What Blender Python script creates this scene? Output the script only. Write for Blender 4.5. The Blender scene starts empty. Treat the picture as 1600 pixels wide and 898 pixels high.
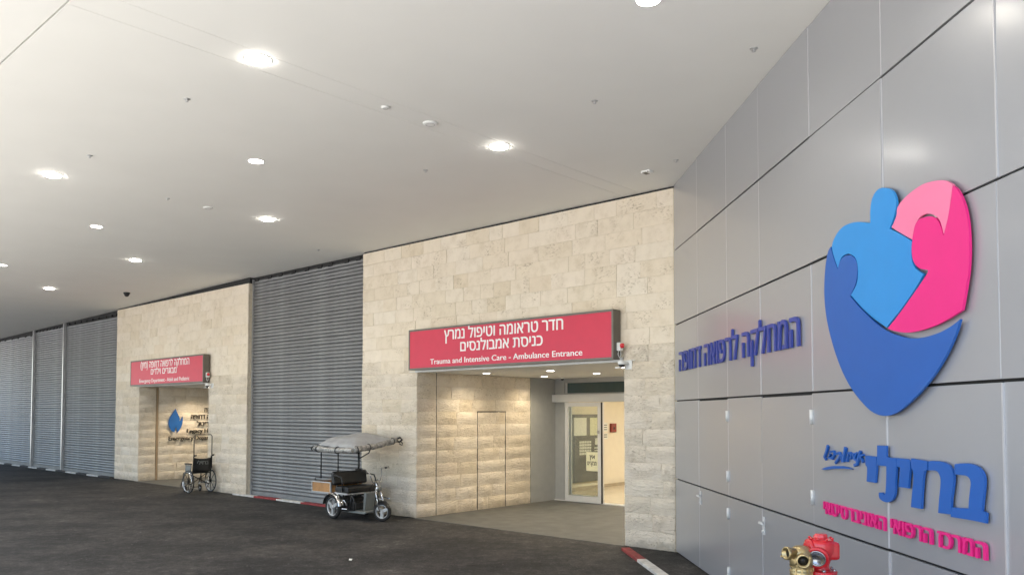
import bpy, bmesh, math, random
from math import sin, cos, pi, radians
from mathutils import Vector, Matrix
from mathutils.geometry import tessellate_polygon

random.seed(11)
scene = bpy.context.scene
COL = scene.collection

# ------------------------------------------------------------------ camera
cam_data = bpy.data.cameras.new("camera")
cam = bpy.data.objects.new("camera", cam_data)
COL.objects.link(cam)
cam.location = (0, 0, 2.0)
cam.rotation_euler = (radians(90 + 2.15), 0, 0)
cam_data.sensor_width = 36
cam_data.lens = 27.9
cam_data.shift_y = 0.0934
cam_data.clip_end = 2000
scene.camera = cam

# ------------------------------------------------------------------ sky, sun, exposure
SUN_EL, SUN_AZ = radians(66), radians(205)      # azimuth measured clockwise from +Y
world = bpy.data.worlds.new("World")
scene.world = world
world.use_nodes = True
wn = world.node_tree
bg = wn.nodes['Background']
sky = wn.nodes.new('ShaderNodeTexSky')
sky.sky_type = 'NISHITA'
sky.sun_disc = False
sky.sun_elevation = SUN_EL
sky.sun_rotation = SUN_AZ
wn.links.new(sky.outputs[0], bg.inputs[0])
bg.inputs[1].default_value = 0.12
sl = bpy.data.lights.new("sun", 'SUN')
sl.energy = 4.5
sl.angle = radians(0.5)
sl.color = (1.0, 0.955, 0.89)
sun = bpy.data.objects.new("sun", sl)
COL.objects.link(sun)
sd = Vector((sin(SUN_AZ) * cos(SUN_EL), cos(SUN_AZ) * cos(SUN_EL), sin(SUN_EL)))
sun.rotation_euler = (-sd).to_track_quat('-Z', 'Y').to_euler()
sun.location = (0, -30, 40)
scene.view_settings.view_transform = 'Standard'
scene.view_settings.look = 'None'
scene.view_settings.gamma = 1
scene.view_settings.exposure = 1.72
LAMP_W = 55.0

# ------------------------------------------------------------------ frames of the place
A = Vector((2.362, 11.523, 0))                  # corner where stone facade meets the panel wall
E1 = Vector((.747, -.665, 0)).normalized()      # along the facade, to the right
V = Vector((.665, .747, 0)).normalized()        # into the building
U = -E1
W = Vector((.0387, -.999, 0)).normalized()      # along the panel wall, towards the camera
RZ_F = math.atan2(E1.y, E1.x)
RZ_W = math.atan2(W.y, W.x)
RZ_S = math.atan2(V.y, V.x)
ZC = 5.33
def F(s, q, z=0): return A + U * s + V * q + Vector((0, 0, z))
def ceil_z(s): return ZC - .015 * max(0, s - 11.75)

# ------------------------------------------------------------------ materials
def newmat(name):
    m = bpy.data.materials.new(name); m.use_nodes = True
    n = m.node_tree.nodes; l = m.node_tree.links
    return m, n, l, n['Principled BSDF']
def N(n, t, **kw):
    o = n.new(t)
    for k, v in kw.items():
        if k in o.inputs: o.inputs[k].default_value = v
        else: setattr(o, k, v)
    return o
def ramp(n, l, src, stops):
    r = n.new('ShaderNodeValToRGB'); cr = r.color_ramp
    while len(cr.elements) < len(stops): cr.elements.new(.5)
    for e, (p, c) in zip(cr.elements, stops):
        e.position = p; e.color = (c[0], c[1], c[2], 1) if not isinstance(c, float) else (c, c, c, 1)
    l.new(src, r.inputs[0]); return r
def simple(name, c, rough=.5, metal=0, var=.08, scale=6, bump=0, bscale=60, coat=0, spec=.5):
    m, n, l, b = newmat(name)
    tc = N(n, 'ShaderNodeTexCoord')
    ns = N(n, 'ShaderNodeTexNoise', Scale=scale, Detail=5)
    l.new(tc.outputs['Object'], ns.inputs['Vector'])
    lo = tuple(x * (1 - var) for x in c); hi = tuple(min(1, x * (1 + var)) for x in c)
    r = ramp(n, l, ns.outputs['Fac'], [(.3, lo), (.7, hi)])
    l.new(r.outputs[0], b.inputs['Base Color'])
    b.inputs['Roughness'].default_value = rough; b.inputs['Metallic'].default_value = metal
    b.inputs['Coat Weight'].default_value = coat
    b.inputs['Specular IOR Level'].default_value = spec
    if bump:
        n2 = N(n, 'ShaderNodeTexNoise', Scale=bscale, Detail=6)
        l.new(tc.outputs['Object'], n2.inputs['Vector'])
        bp = N(n, 'ShaderNodeBump', Strength=bump, Distance=.01)
        l.new(n2.outputs['Fac'], bp.inputs['Height']); l.new(bp.outputs[0], b.inputs['Normal'])
    return m
def emit(name, c, s):
    m, n, l, b = newmat(name)
    b.inputs['Base Color'].default_value = (*c, 1)
    b.inputs['Emission Color'].default_value = (*c, 1); b.inputs['Emission Strength'].default_value = s
    return m

def stone_mat(name, rough):
    m, n, l, b = newmat(name)
    tc = N(n, 'ShaderNodeTexCoord'); oi = N(n, 'ShaderNodeObjectInfo'); geo = N(n, 'ShaderNodeNewGeometry')
    off = N(n, 'ShaderNodeVectorMath', operation='ADD')
    l.new(geo.outputs['Position'], off.inputs[0])
    mu = N(n, 'ShaderNodeMath', operation='MULTIPLY'); mu.inputs[1].default_value = 13.
    l.new(oi.outputs['Random'], mu.inputs[0]); l.new(mu.outputs[0], off.inputs[1])
    base = ramp(n, l, oi.outputs['Random'], [(0, (.78, .68, .54)), (.35, (.83, .735, .61)), (.6, (.80, .70, .56)), (.8, (.83, .745, .625)), (.93, (.745, .64, .49)), (1, (.81, .70, .575))])
    base.color_ramp.interpolation = 'LINEAR'
    nz = N(n, 'ShaderNodeTexNoise', Scale=5., Detail=8, Roughness=.65)
    l.new(off.outputs[0], nz.inputs['Vector'])
    vr = ramp(n, l, nz.outputs['Fac'], [(.28, (.88, .86, .82)), (.5, (1, 1, 1)), (.72, (1.05, 1.05, 1.05))])
    mx = N(n, 'ShaderNodeMix', data_type='RGBA', blend_type='MULTIPLY'); mx.inputs[0].default_value = 1
    l.new(base.outputs[0], mx.inputs[6]); l.new(vr.outputs[0], mx.inputs[7])
    # brown veins and pits, in patches
    pn = N(n, 'ShaderNodeTexNoise', Scale=22., Detail=9, Roughness=.72)
    sc = N(n, 'ShaderNodeVectorMath', operation='MULTIPLY'); sc.inputs[1].default_value = ((1, 1, 3.6) if rough else (1, 1, 2.2))
    l.new(off.outputs[0], sc.inputs[0]); l.new(sc.outputs[0], pn.inputs['Vector'])
    pm = N(n, 'ShaderNodeTexNoise', Scale=2.6, Detail=3)
    l.new(off.outputs[0], pm.inputs['Vector'])
    pr = ramp(n, l, pn.outputs['Fac'], [(.55, 0.), (.63, 1.)])
    pmr = ramp(n, l, pm.outputs['Fac'], ([(.40, 0.), (.56, 1.)] if rough else [(.50, 0.), (.64, 1.)]))
    mm = N(n, 'ShaderNodeMath', operation='MULTIPLY'); l.new(pr.outputs[0], mm.inputs[0]); l.new(pmr.outputs[0], mm.inputs[1])
    m3 = N(n, 'ShaderNodeMath', operation='MULTIPLY'); m3.inputs[1].default_value = (.85 if rough else .6); l.new(mm.outputs[0], m3.inputs[0])
    mx2 = N(n, 'ShaderNodeMix', data_type='RGBA')
    l.new(m3.outputs[0], mx2.inputs[0]); l.new(mx.outputs[2], mx2.inputs[6]); mx2.inputs[7].default_value = (.34, .26, .16, 1)
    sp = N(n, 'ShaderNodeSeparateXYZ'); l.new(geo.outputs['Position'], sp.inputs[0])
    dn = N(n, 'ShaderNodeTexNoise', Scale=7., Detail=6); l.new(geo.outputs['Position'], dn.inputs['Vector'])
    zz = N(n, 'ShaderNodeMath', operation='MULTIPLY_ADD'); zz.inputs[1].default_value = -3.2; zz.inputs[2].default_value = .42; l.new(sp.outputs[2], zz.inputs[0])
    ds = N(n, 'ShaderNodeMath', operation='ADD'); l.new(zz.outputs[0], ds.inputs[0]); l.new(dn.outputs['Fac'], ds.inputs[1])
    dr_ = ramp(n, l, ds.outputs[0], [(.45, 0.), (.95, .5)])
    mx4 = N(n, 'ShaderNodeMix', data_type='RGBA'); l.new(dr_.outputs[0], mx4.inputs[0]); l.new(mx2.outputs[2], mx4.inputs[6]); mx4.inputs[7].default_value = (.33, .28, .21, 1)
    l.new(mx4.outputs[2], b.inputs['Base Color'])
    b.inputs['Roughness'].default_value = .85; b.inputs['Specular IOR Level'].default_value = .25
    bn = N(n, 'ShaderNodeTexNoise', Scale=(9. if rough else 30.), Detail=10, Roughness=.7)
    l.new(sc.outputs[0], bn.inputs['Vector'])
    bp = N(n, 'ShaderNodeBump', Strength=(1. if rough else .4), Distance=(.035 if rough else .008))
    l.new(bn.outputs['Fac'], bp.inputs['Height'])
    bp2 = N(n, 'ShaderNodeBump', Strength=.6, Distance=.012); bp2.invert = True
    l.new(mm.outputs[0], bp2.inputs['Height']); l.new(bp.outputs[0], bp2.inputs['Normal'])
    l.new(bp2.outputs[0], b.inputs['Normal'])
    return m

def asphalt_mat():
    m, n, l, b = newmat('asphalt')
    geo = N(n, 'ShaderNodeNewGeometry')
    rot = N(n, 'ShaderNodeMapping'); rot.inputs['Rotation'].default_value = (0, 0, .35); rot.inputs['Scale'].default_value = (.8, 1.05, 1)
    l.new(geo.outputs['Position'], rot.inputs['Vector'])
    mp0 = N(n, 'ShaderNodeMapping'); mp0.inputs['Scale'].default_value = (1, .75, 1); l.new(geo.outputs['Position'], mp0.inputs['Vector'])
    a = N(n, 'ShaderNodeTexNoise', Scale=.9, Detail=8, Roughness=.62); l.new(rot.outputs[0], a.inputs['Vector'])
    c = ramp(n, l, a.outputs['Fac'], [(.34, (.020, .019, .019)), (.46, (.033, .031, .030)), (.54, (.050, .046, .043)), (.62, (.058, .053, .049)), (.74, (.11, .10, .09))])
    g = N(n, 'ShaderNodeTexNoise', Scale=38., Detail=6, Roughness=.85); l.new(geo.outputs['Position'], g.inputs['Vector'])
    gr = ramp(n, l, g.outputs['Fac'], [(.36, .45), (.5, .95), (.62, 1.7), (.72, 3.2)])
    mx = N(n, 'ShaderNodeMix', data_type='RGBA', blend_type='MULTIPLY'); mx.inputs[0].default_value = .95
    l.new(c.outputs[0], mx.inputs[6]); l.new(gr.outputs[0], mx.inputs[7])
    g3 = N(n, 'ShaderNodeTexNoise', Scale=7., Detail=9, Roughness=.8); l.new(mp0.outputs[0], g3.inputs['Vector'])
    gr3 = ramp(n, l, g3.outputs['Fac'], [(.34, .35), (.5, .85), (.6, 1.4), (.7, 2.6)])
    mx0 = N(n, 'ShaderNodeMix', data_type='RGBA', blend_type='MULTIPLY'); mx0.inputs[0].default_value = .9
    l.new(mx.outputs[2], mx0.inputs[6]); l.new(gr3.outputs[0], mx0.inputs[7]); mx = mx0
    # dusty scuffs
    d = N(n, 'ShaderNodeTexNoise', Scale=2.3, Detail=9, Roughness=.75)
    mp = N(n, 'ShaderNodeMapping'); mp.inputs['Rotation'].default_value = (0, 0, -.2); mp.inputs['Scale'].default_value = (.8, 1.6, 1)
    l.new(geo.outputs['Position'], mp.inputs['Vector']); l.new(mp.outputs[0], d.inputs['Vector'])
    dr = ramp(n, l, d.outputs['Fac'], [(.60, 0.), (.74, .55)])
    mx2 = N(n, 'ShaderNodeMix', data_type='RGBA'); l.new(dr.outputs[0], mx2.inputs[0]); l.new(mx.outputs[2], mx2.inputs[6]); mx2.inputs[7].default_value = (.13, .12, .108, 1)
    l.new(mx2.outputs[2], b.inputs['Base Color'])
    b.inputs['Roughness'].default_value = .78; b.inputs['Specular IOR Level'].default_value = .3
    bp = N(n, 'ShaderNodeBump', Strength=.7, Distance=.008); l.new(g.outputs['Fac'], bp.inputs['Height'])
    bp2 = N(n, 'ShaderNodeBump', Strength=.5, Distance=.05); l.new(a.outputs['Fac'], bp2.inputs['Height']); l.new(bp.outputs[0], bp2.inputs['Normal'])
    l.new(bp2.outputs[0], b.inputs['Normal'])
    return m

def panel_mat():
    m, n, l, b = newmat('aluminium_composite')
    tc = N(n, 'ShaderNodeTexCoord'); oi = N(n, 'ShaderNodeObjectInfo')
    r = ramp(n, l, oi.outputs['Random'], [(0, (.37, .375, .40)), (1, (.395, .40, .425))])
    l.new(r.outputs[0], b.inputs['Base Color'])
    b.inputs['Metallic'].default_value = .3; b.inputs['Roughness'].default_value = .34
    b.inputs['Coat Weight'].default_value = .6; b.inputs['Coat Roughness'].default_value = .18; b.inputs['Coat IOR'].default_value = 1.5
    ns = N(n, 'ShaderNodeTexNoise', Scale=2.2, Detail=2); l.new(tc.outputs['Object'], ns.inputs['Vector'])
    bp = N(n, 'ShaderNodeBump', Strength=.05, Distance=.05); l.new(ns.outputs['Fac'], bp.inputs['Height'])
    l.new(bp.outputs[0], b.inputs['Normal']); l.new(bp.outputs[0], b.inputs['Coat Normal'])
    return m

M = {}
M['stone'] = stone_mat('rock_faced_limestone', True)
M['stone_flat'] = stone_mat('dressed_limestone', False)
M['mortar'] = simple('mortar', (.66, .58, .45), .9, var=.12, scale=20, bump=.3)
M['asphalt'] = asphalt_mat()
M['grit'] = simple('grit_stone', (.085, .08, .075), .9, var=.6, scale=3)
M['bounce_ground'] = simple('bounce_concrete', (.46, .45, .42), .85, var=.1, scale=.5, bump=.2)
M['paving'] = simple('grey_paving', (.098, .098, .090), .6, var=.22, scale=3.5, bump=.25, bscale=35)
M['ceiling'] = simple('ceiling_paint', (.81, .80, .76), .75, var=.015, scale=1.2)
M['panel'] = panel_mat()
M['joint_strip'] = simple('aluminium_joint', (.62, .62, .64), .35, .5, var=.03)
M['dark'] = simple('dark_gap', (.02, .02, .02), .8)
M['slat'] = simple('galvanised_slat', (.27, .272, .276), .45, .6, var=.16, scale=2.5)
M['guide'] = simple('galvanised_guide', (.5, .5, .5), .4, .6)
M['grey_metal'] = simple('grey_cladding', (.40, .40, .385), .42, .25, var=.04)
M['alu'] = simple('aluminium', (.60, .60, .60), .32, .7, var=.04)
M['white_alu'] = simple('pale_aluminium', (.66, .66, .65), .4, .2, var=.03)
M['sign_red'] = simple('sign_red', (.62, .022, .065), .38, var=.03)
M['sign_frame'] = simple('sign_frame', (.16, .145, .125), .45, .4)
M['white'] = simple('white_plastic', (.80, .80, .78), .45, var=.02)
M['white_letter'] = simple('white_vinyl', (.88, .87, .85), .5, var=.01)
M['black'] = simple('black_plastic', (.018, .018, .02), .45)
M['black_vinyl'] = simple('black_vinyl', (.014, .014, .014), .4, var=.3, scale=12, bump=.3)
M['black_frame'] = simple('black_steel', (.02, .02, .02), .3, .3)
M['rubber'] = simple('rubber', (.022, .021, .02), .8)
M['chrome'] = simple('chrome', (.72, .72, .72), .16, .95, var=.08)
M['alloy'] = simple('alloy_wheel', (.52, .52, .52), .35, .5)
M['engine'] = simple('engine_grease', (.05, .048, .045), .4, .5, var=.5, scale=14)
M['wood'] = simple('varnished_wood', (.42, .21, .075), .45, var=.22, scale=9)
M['tarp'] = simple('grey_tarpaulin', (.33, .33, .33), .55, var=.12, scale=7, bump=.4, bscale=14)
M['clear_roll'] = simple('clear_vinyl_roll', (.30, .29, .27), .25, .1, var=.55, scale=16, bump=.5, bscale=20)
M['plate'] = simple('grey_plate', (.19, .20, .19), .5, .2)
M['red_paint'] = simple('red_enamel', (.68, .02, .03), .22, var=.1, scale=9, coat=.6, bump=.12, bscale=45)
M['brass'] = simple('cast_brass', (.50, .39, .20), .34, .85, var=.16, scale=14, bump=.2)
M['steel_in'] = simple('steel_coupling', (.45, .46, .48), .25, .9)
M['light_blue'] = simple('light_blue_board', (.02, .26, .66), .45, var=.02)
M['dark_blue'] = simple('dark_blue_board', (.012, .105, .42), .45, var=.02)
M['magenta'] = simple('magenta_board', (.80, .014, .22), .45, var=.02)
M['light_pink'] = simple('light_pink_board', (.86, .20, .37), .45, var=.02)
M['blue_edge'] = simple('violet_blue_letter', (.04, .065, .32), .45, var=.02)
M['letter_black'] = simple('dark_letter', (.035, .028, .022), .5)
M['drop_blue'] = simple('drop_blue', (.02, .13, .42), .45)
M['curb_red'] = simple('worn_red_paint', (.27, .035, .035), .7, var=.35, scale=9, bump=.2)
M['curb_white'] = simple('worn_white_paint', (.58, .56, .52), .7, var=.25, scale=9, bump=.2)
M['curb_dark'] = simple('grimy_kerb', (.045, .042, .04), .8, var=.3, scale=9)
M['room_wall'] = simple('cream_wall', (.78, .70, .55), .7, var=.02)
M['room_floor'] = simple('cream_floor', (.62, .54, .40), .22, var=.04)
M['skirting'] = simple('skirting', (.42, .35, .25), .5)
M['board'] = simple('charcoal_board', (.10, .105, .11), .4)
M['paper'] = simple('paper', (.75, .74, .66), .7, var=.05, scale=20)
M['paper_yellow'] = simple('ivory_paper', (.72, .70, .48), .7, var=.05, scale=20)
M['red_box'] = simple('red_call_point', (.24, .03, .02), .4)
M['lens'] = emit('downlight_lens', (1, .96, .88), 20.0)
M['lens_dim'] = emit('dim_downlight_lens', (1, .95, .86), 9.0)
M['room_lamp'] = emit('room_lamp', (1, .93, .80), 8.0)
g, n_, l_, b_ = newmat('glass_pane')
b_.inputs['Base Color'].default_value = (.86, .95, .92, 1); b_.inputs['Roughness'].default_value = .02
b_.inputs['Transmission Weight'].default_value = 1; b_.inputs['IOR'].default_value = 1.45
tr = n_.new('ShaderNodeBsdfTransparent'); tr.inputs[0].default_value = (.955, .975, .96, 1)
gl = n_.new('ShaderNodeBsdfGlossy'); gl.inputs['Roughness'].default_value = .03
fr = n_.new('ShaderNodeFresnel'); fr.inputs[0].default_value = 1.5
ms = n_.new('ShaderNodeMixShader')
l_.new(fr.outputs[0], ms.inputs[0]); l_.new(tr.outputs[0], ms.inputs[1]); l_.new(gl.outputs[0], ms.inputs[2])
l_.new(ms.outputs[0], n_['Material Output'].inputs[0])
M['glass'] = g
M['post_brown'] = simple('brown_post', (.36, .26, .16), .6)
M['dark_glass'] = simple('transom_glass', (.05, .085, .085), .06, var=.05, spec=.8)

# ------------------------------------------------------------------ mesh helpers
class MB:
    def __init__(s): s.v = []; s.f = []; s.sm = []
    def add(s, vs, fs, smooth=False, T=None):
        k = len(s.v)
        for p in vs:
            p = Vector(p)
            s.v.append(T @ p if T else p)
        for f in fs: s.f.append([k + i for i in f]); s.sm.append(smooth)
        return s
    def box(s, a, b, T=None, c=0):
        x0, y0, z0 = a; x1, y1, z1 = b
        if x0 > x1: x0, x1 = x1, x0
        if y0 > y1: y0, y1 = y1, y0
        if z0 > z1: z0, z1 = z1, z0
        if not c:
            vs = [(x0,y0,z0),(x1,y0,z0),(x1,y1,z0),(x0,y1,z0),(x0,y0,z1),(x1,y0,z1),(x1,y1,z1),(x0,y1,z1)]
            return s.add(vs, [(0,3,2,1),(4,5,6,7),(0,1,5,4),(1,2,6,5),(2,3,7,6),(3,0,4,7)], False, T)
        bm = bmesh.new(); bmesh.ops.create_cube(bm, size=1)
        for v in bm.verts: v.co = Vector(((x0+x1)/2 + v.co.x*(x1-x0), (y0+y1)/2 + v.co.y*(y1-y0), (z0+z1)/2 + v.co.z*(z1-z0)))
        bmesh.ops.bevel(bm, geom=bm.edges[:], offset=c, segments=2, affect='EDGES', profile=.5)
        bm.verts.index_update()
        s.add([v.co.copy() for v in bm.verts], [[v.index for v in f.verts] for f in bm.faces], False, T); bm.free()
        return s
    def tube(s, pts, r, n=8, T=None, closed=False, rs=None, caps=True):
        P = [Vector(p) for p in pts]; vs = []; fs = []; m = len(P); up = None
        for i, p in enumerate(P):
            if closed: d = P[(i+1) % m] - P[i-1]
            else: d = P[min(i+1, m-1)] - P[max(i-1, 0)]
            d.normalize()
            if up is None:
                up = Vector((0,0,1)) if abs(d.z) < .9 else Vector((1,0,0))
            a = d.cross(up).normalized(); b = a.cross(d).normalized(); up = b
            rr = rs[i] if rs else r
            for k in range(n):
                t = 2*pi*k/n; vs.append(p + a*cos(t)*rr + b*sin(t)*rr)
        for i in range(m if closed else m-1):
            j = (i+1) % m
            for k in range(n):
                l2 = (k+1) % n
                fs.append((i*n+k, i*n+l2, j*n+l2, j*n+k))
        s.add(vs, fs, True, T)
        if caps and not closed:
            s.add(vs[:n], [list(range(n))], False, T); s.add(vs[-n:], [list(range(n))[::-1]], False, T)
        return s
    def cyl(s, a, b, r, n=16, T=None, r2=None):
        return s.tube([a, b], r, n, T, rs=[r, r if r2 is None else r2])
    def lathe(s, prof, n=20, T=None, smooth=True):     # profile (r, z) about z
        vs = []; fs = []
        for r, z in prof:
            for k in range(n):
                t = 2*pi*k/n; vs.append((r*cos(t), r*sin(t), z))
        for i in range(len(prof)-1):
            for k in range(n):
                k2 = (k+1) % n; fs.append((i*n+k, i*n+k2, (i+1)*n+k2, (i+1)*n+k))
        if prof[0][0] > 1e-4: fs.append(list(range(n))[::-1])
        if prof[-1][0] > 1e-4: fs.append([(len(prof)-1)*n+k for k in range(n)])
        return s.add(vs, fs, smooth, T)
    def prism(s, poly, y0, y1, T=None, bev=0):          # poly in (x,z), extruded along y; front face at y0 (<y1)
        ar = sum(poly[i-1][0]*poly[i][1]-poly[i][0]*poly[i-1][1] for i in range(len(poly)))
        if ar < 0: poly = poly[::-1]
        n = len(poly)
        vs = [(x, y0, z) for x, z in poly] + [(x, y1, z) for x, z in poly]
        fs = [list(range(n)), list(range(n, 2*n))[::-1]]
        for i in range(n): j = (i+1) % n; fs.append((j, i, n+i, n+j))
        return s.add(vs, fs, False, T)
    def torus(s, R, r, n=28, m=8, T=None):               # ring about local y axis
        return s.tube([(R*cos(2*pi*k/n), 0, R*sin(2*pi*k/n)) for k in range(n)], r, m, T, closed=True)
    def mesh(s, name, mat):
        me = bpy.data.meshes.new(name)
        me.from_pydata([tuple(v) for v in s.v], [], s.f)
        me.polygons.foreach_set('use_smooth', s.sm)
        me.materials.append(mat); me.update()
        bm = bmesh.new(); bm.from_mesh(me)
        bmesh.ops.remove_doubles(bm, verts=bm.verts, dist=1e-5)
        bmesh.ops.recalc_face_normals(bm, faces=bm.faces)
        bm.to_mesh(me); bm.free()
        return me
    def build(s, name, mat, parent=None, loc=None, rz=None):
        return obj(name, s.mesh(name, M[mat]), parent, loc, rz)
def obj(name, me, parent=None, loc=None, rz=None):
    o = bpy.data.objects.new(name, me); COL.objects.link(o)
    if parent: o.parent = parent
    if loc is not None: o.location = loc
    if rz is not None: o.rotation_euler = (0, 0, rz)
    return o
def tag(o, label, cat, group=None):
    o['label'] = label; o['category'] = cat
    if group: o['group'] = group
    return o
def thing(name, label, cat, loc, rz=0, group=None):
    o = obj(name, None, None, loc, rz); return tag(o, label, cat, group)
def struct(o): o['kind'] = 'structure'; return o
def dup(root, loc=None, rz=None, label=None):
    r = root.copy(); COL.objects.link(r)
    if loc is not None: r.location = loc
    if rz is not None: r.rotation_euler = (0, 0, rz)
    if label: r['label'] = label
    for ch in list(root.children):
        c = ch.copy(); COL.objects.link(c); c.parent = r
        for g2 in ch.children:
            d = g2.copy(); COL.objects.link(d); d.parent = c
    return r
def TR(loc, rx=0, ry=0, rz=0):
    return Matrix.Translation(loc) @ Matrix.Rotation(rz, 4, 'Z') @ Matrix.Rotation(ry, 4, 'Y') @ Matrix.Rotation(rx, 4, 'X')

# ------------------------------------------------------------------ lettering (built-in font)
def glyph_loops(body, res):
    cu = bpy.data.curves.new('lettering', 'FONT'); cu.body = body; cu.size = 1
    cu.fill_mode = 'NONE'; cu.resolution_u = res
    o = bpy.data.objects.new('lettering', cu); COL.objects.link(o)
    dg = bpy.context.evaluated_depsgraph_get(); dg.update()
    me = bpy.data.meshes.new_from_object(o.evaluated_get(dg))
    P = [(v.co.x, v.co.y) for v in me.vertices]; nxt = {}
    for e in me.edges: nxt.setdefault(e.vertices[0], []).append(e.vertices[1]); nxt.setdefault(e.vertices[1], []).append(e.vertices[0])
    bpy.data.objects.remove(o); bpy.data.curves.remove(cu); bpy.data.meshes.remove(me)
    seen = set(); loops = []
    for i in range(len(P)):
        if i in seen: continue
        lp = [i]; seen.add(i); cur = i
        while True:
            c = sorted(j for j in nxt.get(cur, []) if j not in seen)
            if not c: break
            cur = c[0]; seen.add(cur); lp.append(cur)
        if len(lp) > 2: loops.append([P[k] for k in lp])
    return loops
def area2(lp): return sum(lp[i-1][0]*lp[i][1]-lp[i][0]*lp[i-1][1] for i in range(len(lp)))
def inside(p, lp):
    c = False
    for i in range(len(lp)):
        (x1, y1), (x2, y2) = lp[i-1], lp[i]
        if (y1 > p[1]) != (y2 > p[1]) and p[0] < (x2-x1)*(p[1]-y1)/(y2-y1)+x1: c = not c
    return c
def text_mesh(body, bold=0.0, ext=0.5, res=3):
    """extruded lettering; overlapping contours of a glyph are kept as separate solids a hair apart"""
    loops = glyph_loops(body, res)
    holes = [l_ for l_ in loops if any(k_ is not l_ and area2(k_)*area2(l_) < 0 and abs(area2(k_)) > abs(area2(l_)) and inside(l_[0], k_) for k_ in loops)]
    outer = [l_ for l_ in loops if not any(l_ is h for h in holes)]
    V_, F_ = [], []
    n = 0
    for o_ in outer:
        hs = [h for h in holes if inside(h[0], o_)]
        polys = [o_]+hs; flat = [p for q in polys for p in q]
        tris = tessellate_polygon([[Vector((x, y, 0)) for x, y in q] for q in polys])
        for i, (dx, dy) in enumerate(((0, 0), (-bold, 0), (bold, 0), (0, bold*.6)) if bold else ((0, 0),)):
            n += 1; e = ext*(1+.006*(n % 9))
            k = len(V_); m = len(flat)
            V_ += [(x+dx, y+dy, e) for x, y in flat] + [(x+dx, y+dy, -ext) for x, y in flat]
            for t_ in tris: F_.append([k+j for j in t_]); F_.append([k+m+j for j in t_][::-1])
            st = 0
            for q in polys:
                for j in range(len(q)): a_, b_ = st+j, st+(j+1) % len(q); F_.append([k+a_, k+b_, k+m+b_, k+m+a_])
                st += len(q)
    me = bpy.data.meshes.new('lettering'); me.from_pydata(V_, [], F_); me.update()
    return me
def fit_text(name, body, x0, x1, z0, z1, y, ext, mat, parent, bold=.02, align_box=True, zbox=None):
    """letters standing in the local XZ plane, facing -y, filling x0..x1 and z0..z1"""
    me = text_mesh(body, bold, .5)
    xs = [v.co.x for v in me.vertices]; ys = [v.co.y for v in me.vertices]
    a, b, c, d = min(xs), max(xs), min(ys), max(ys)
    if zbox: c, d = zbox
    kx = (x1-x0)/(b-a); kz = (z1-z0)/(d-c)
    for v in me.vertices:
        zz = v.co.z
        v.co = Vector((x0+(v.co.x-a)*kx, y-ext*(zz+.5), z0+(v.co.y-c)*kz))
    me.name = name; me.materials.clear(); me.materials.append(M[mat]); me.update()
    bm = bmesh.new(); bm.from_mesh(me); bmesh.ops.recalc_face_normals(bm, faces=bm.faces); bm.to_mesh(me); bm.free()
    return obj(name, me, parent)
def letter_row(body, x0, x1, z0, z1, y, ext, mat, parent, bold=.03, zbox=None, name='letter', yard='ה'):
    """each letter an object of its own"""
    def wid(t):
        m = text_mesh(t, bold, .01); xs = [v.co.x for v in m.vertices]; r = (min(xs), max(xs)); 
        ys = [v.co.y for v in m.vertices]; q = (min(ys), max(ys)); bpy.data.meshes.remove(m); return r, q
    full, fz = wid(body)
    c, d = wid(yard)[1]
    k = (x1-x0)/(full[1]-full[0]); kz = (z1-z0)/(d-c)
    for i, ch in enumerate(body):
        if ch == ' ': continue
        right = wid(body[:i+1])[0][1] if i else wid(ch)[0][1]
        w_, _ = wid(ch)
        me = text_mesh(ch, bold, .5)
        sh = right - w_[1]
        for v in me.vertices:
            zz = v.co.z
            v.co = Vector((x0+(v.co.x+sh-full[0])*k, y-ext*(zz+.5), z0+(v.co.y-c)*kz))
        me.name = name; me.materials.clear(); me.materials.append(M[mat]); me.update()
        bm = bmesh.new(); bm.from_mesh(me); bmesh.ops.recalc_face_normals(bm, faces=bm.faces); bm.to_mesh(me); bm.free()
        obj(name, me, parent)
H = lambda s_: s_[::-1].translate(str.maketrans('()', ')('))          # Hebrew runs right to left

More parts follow.
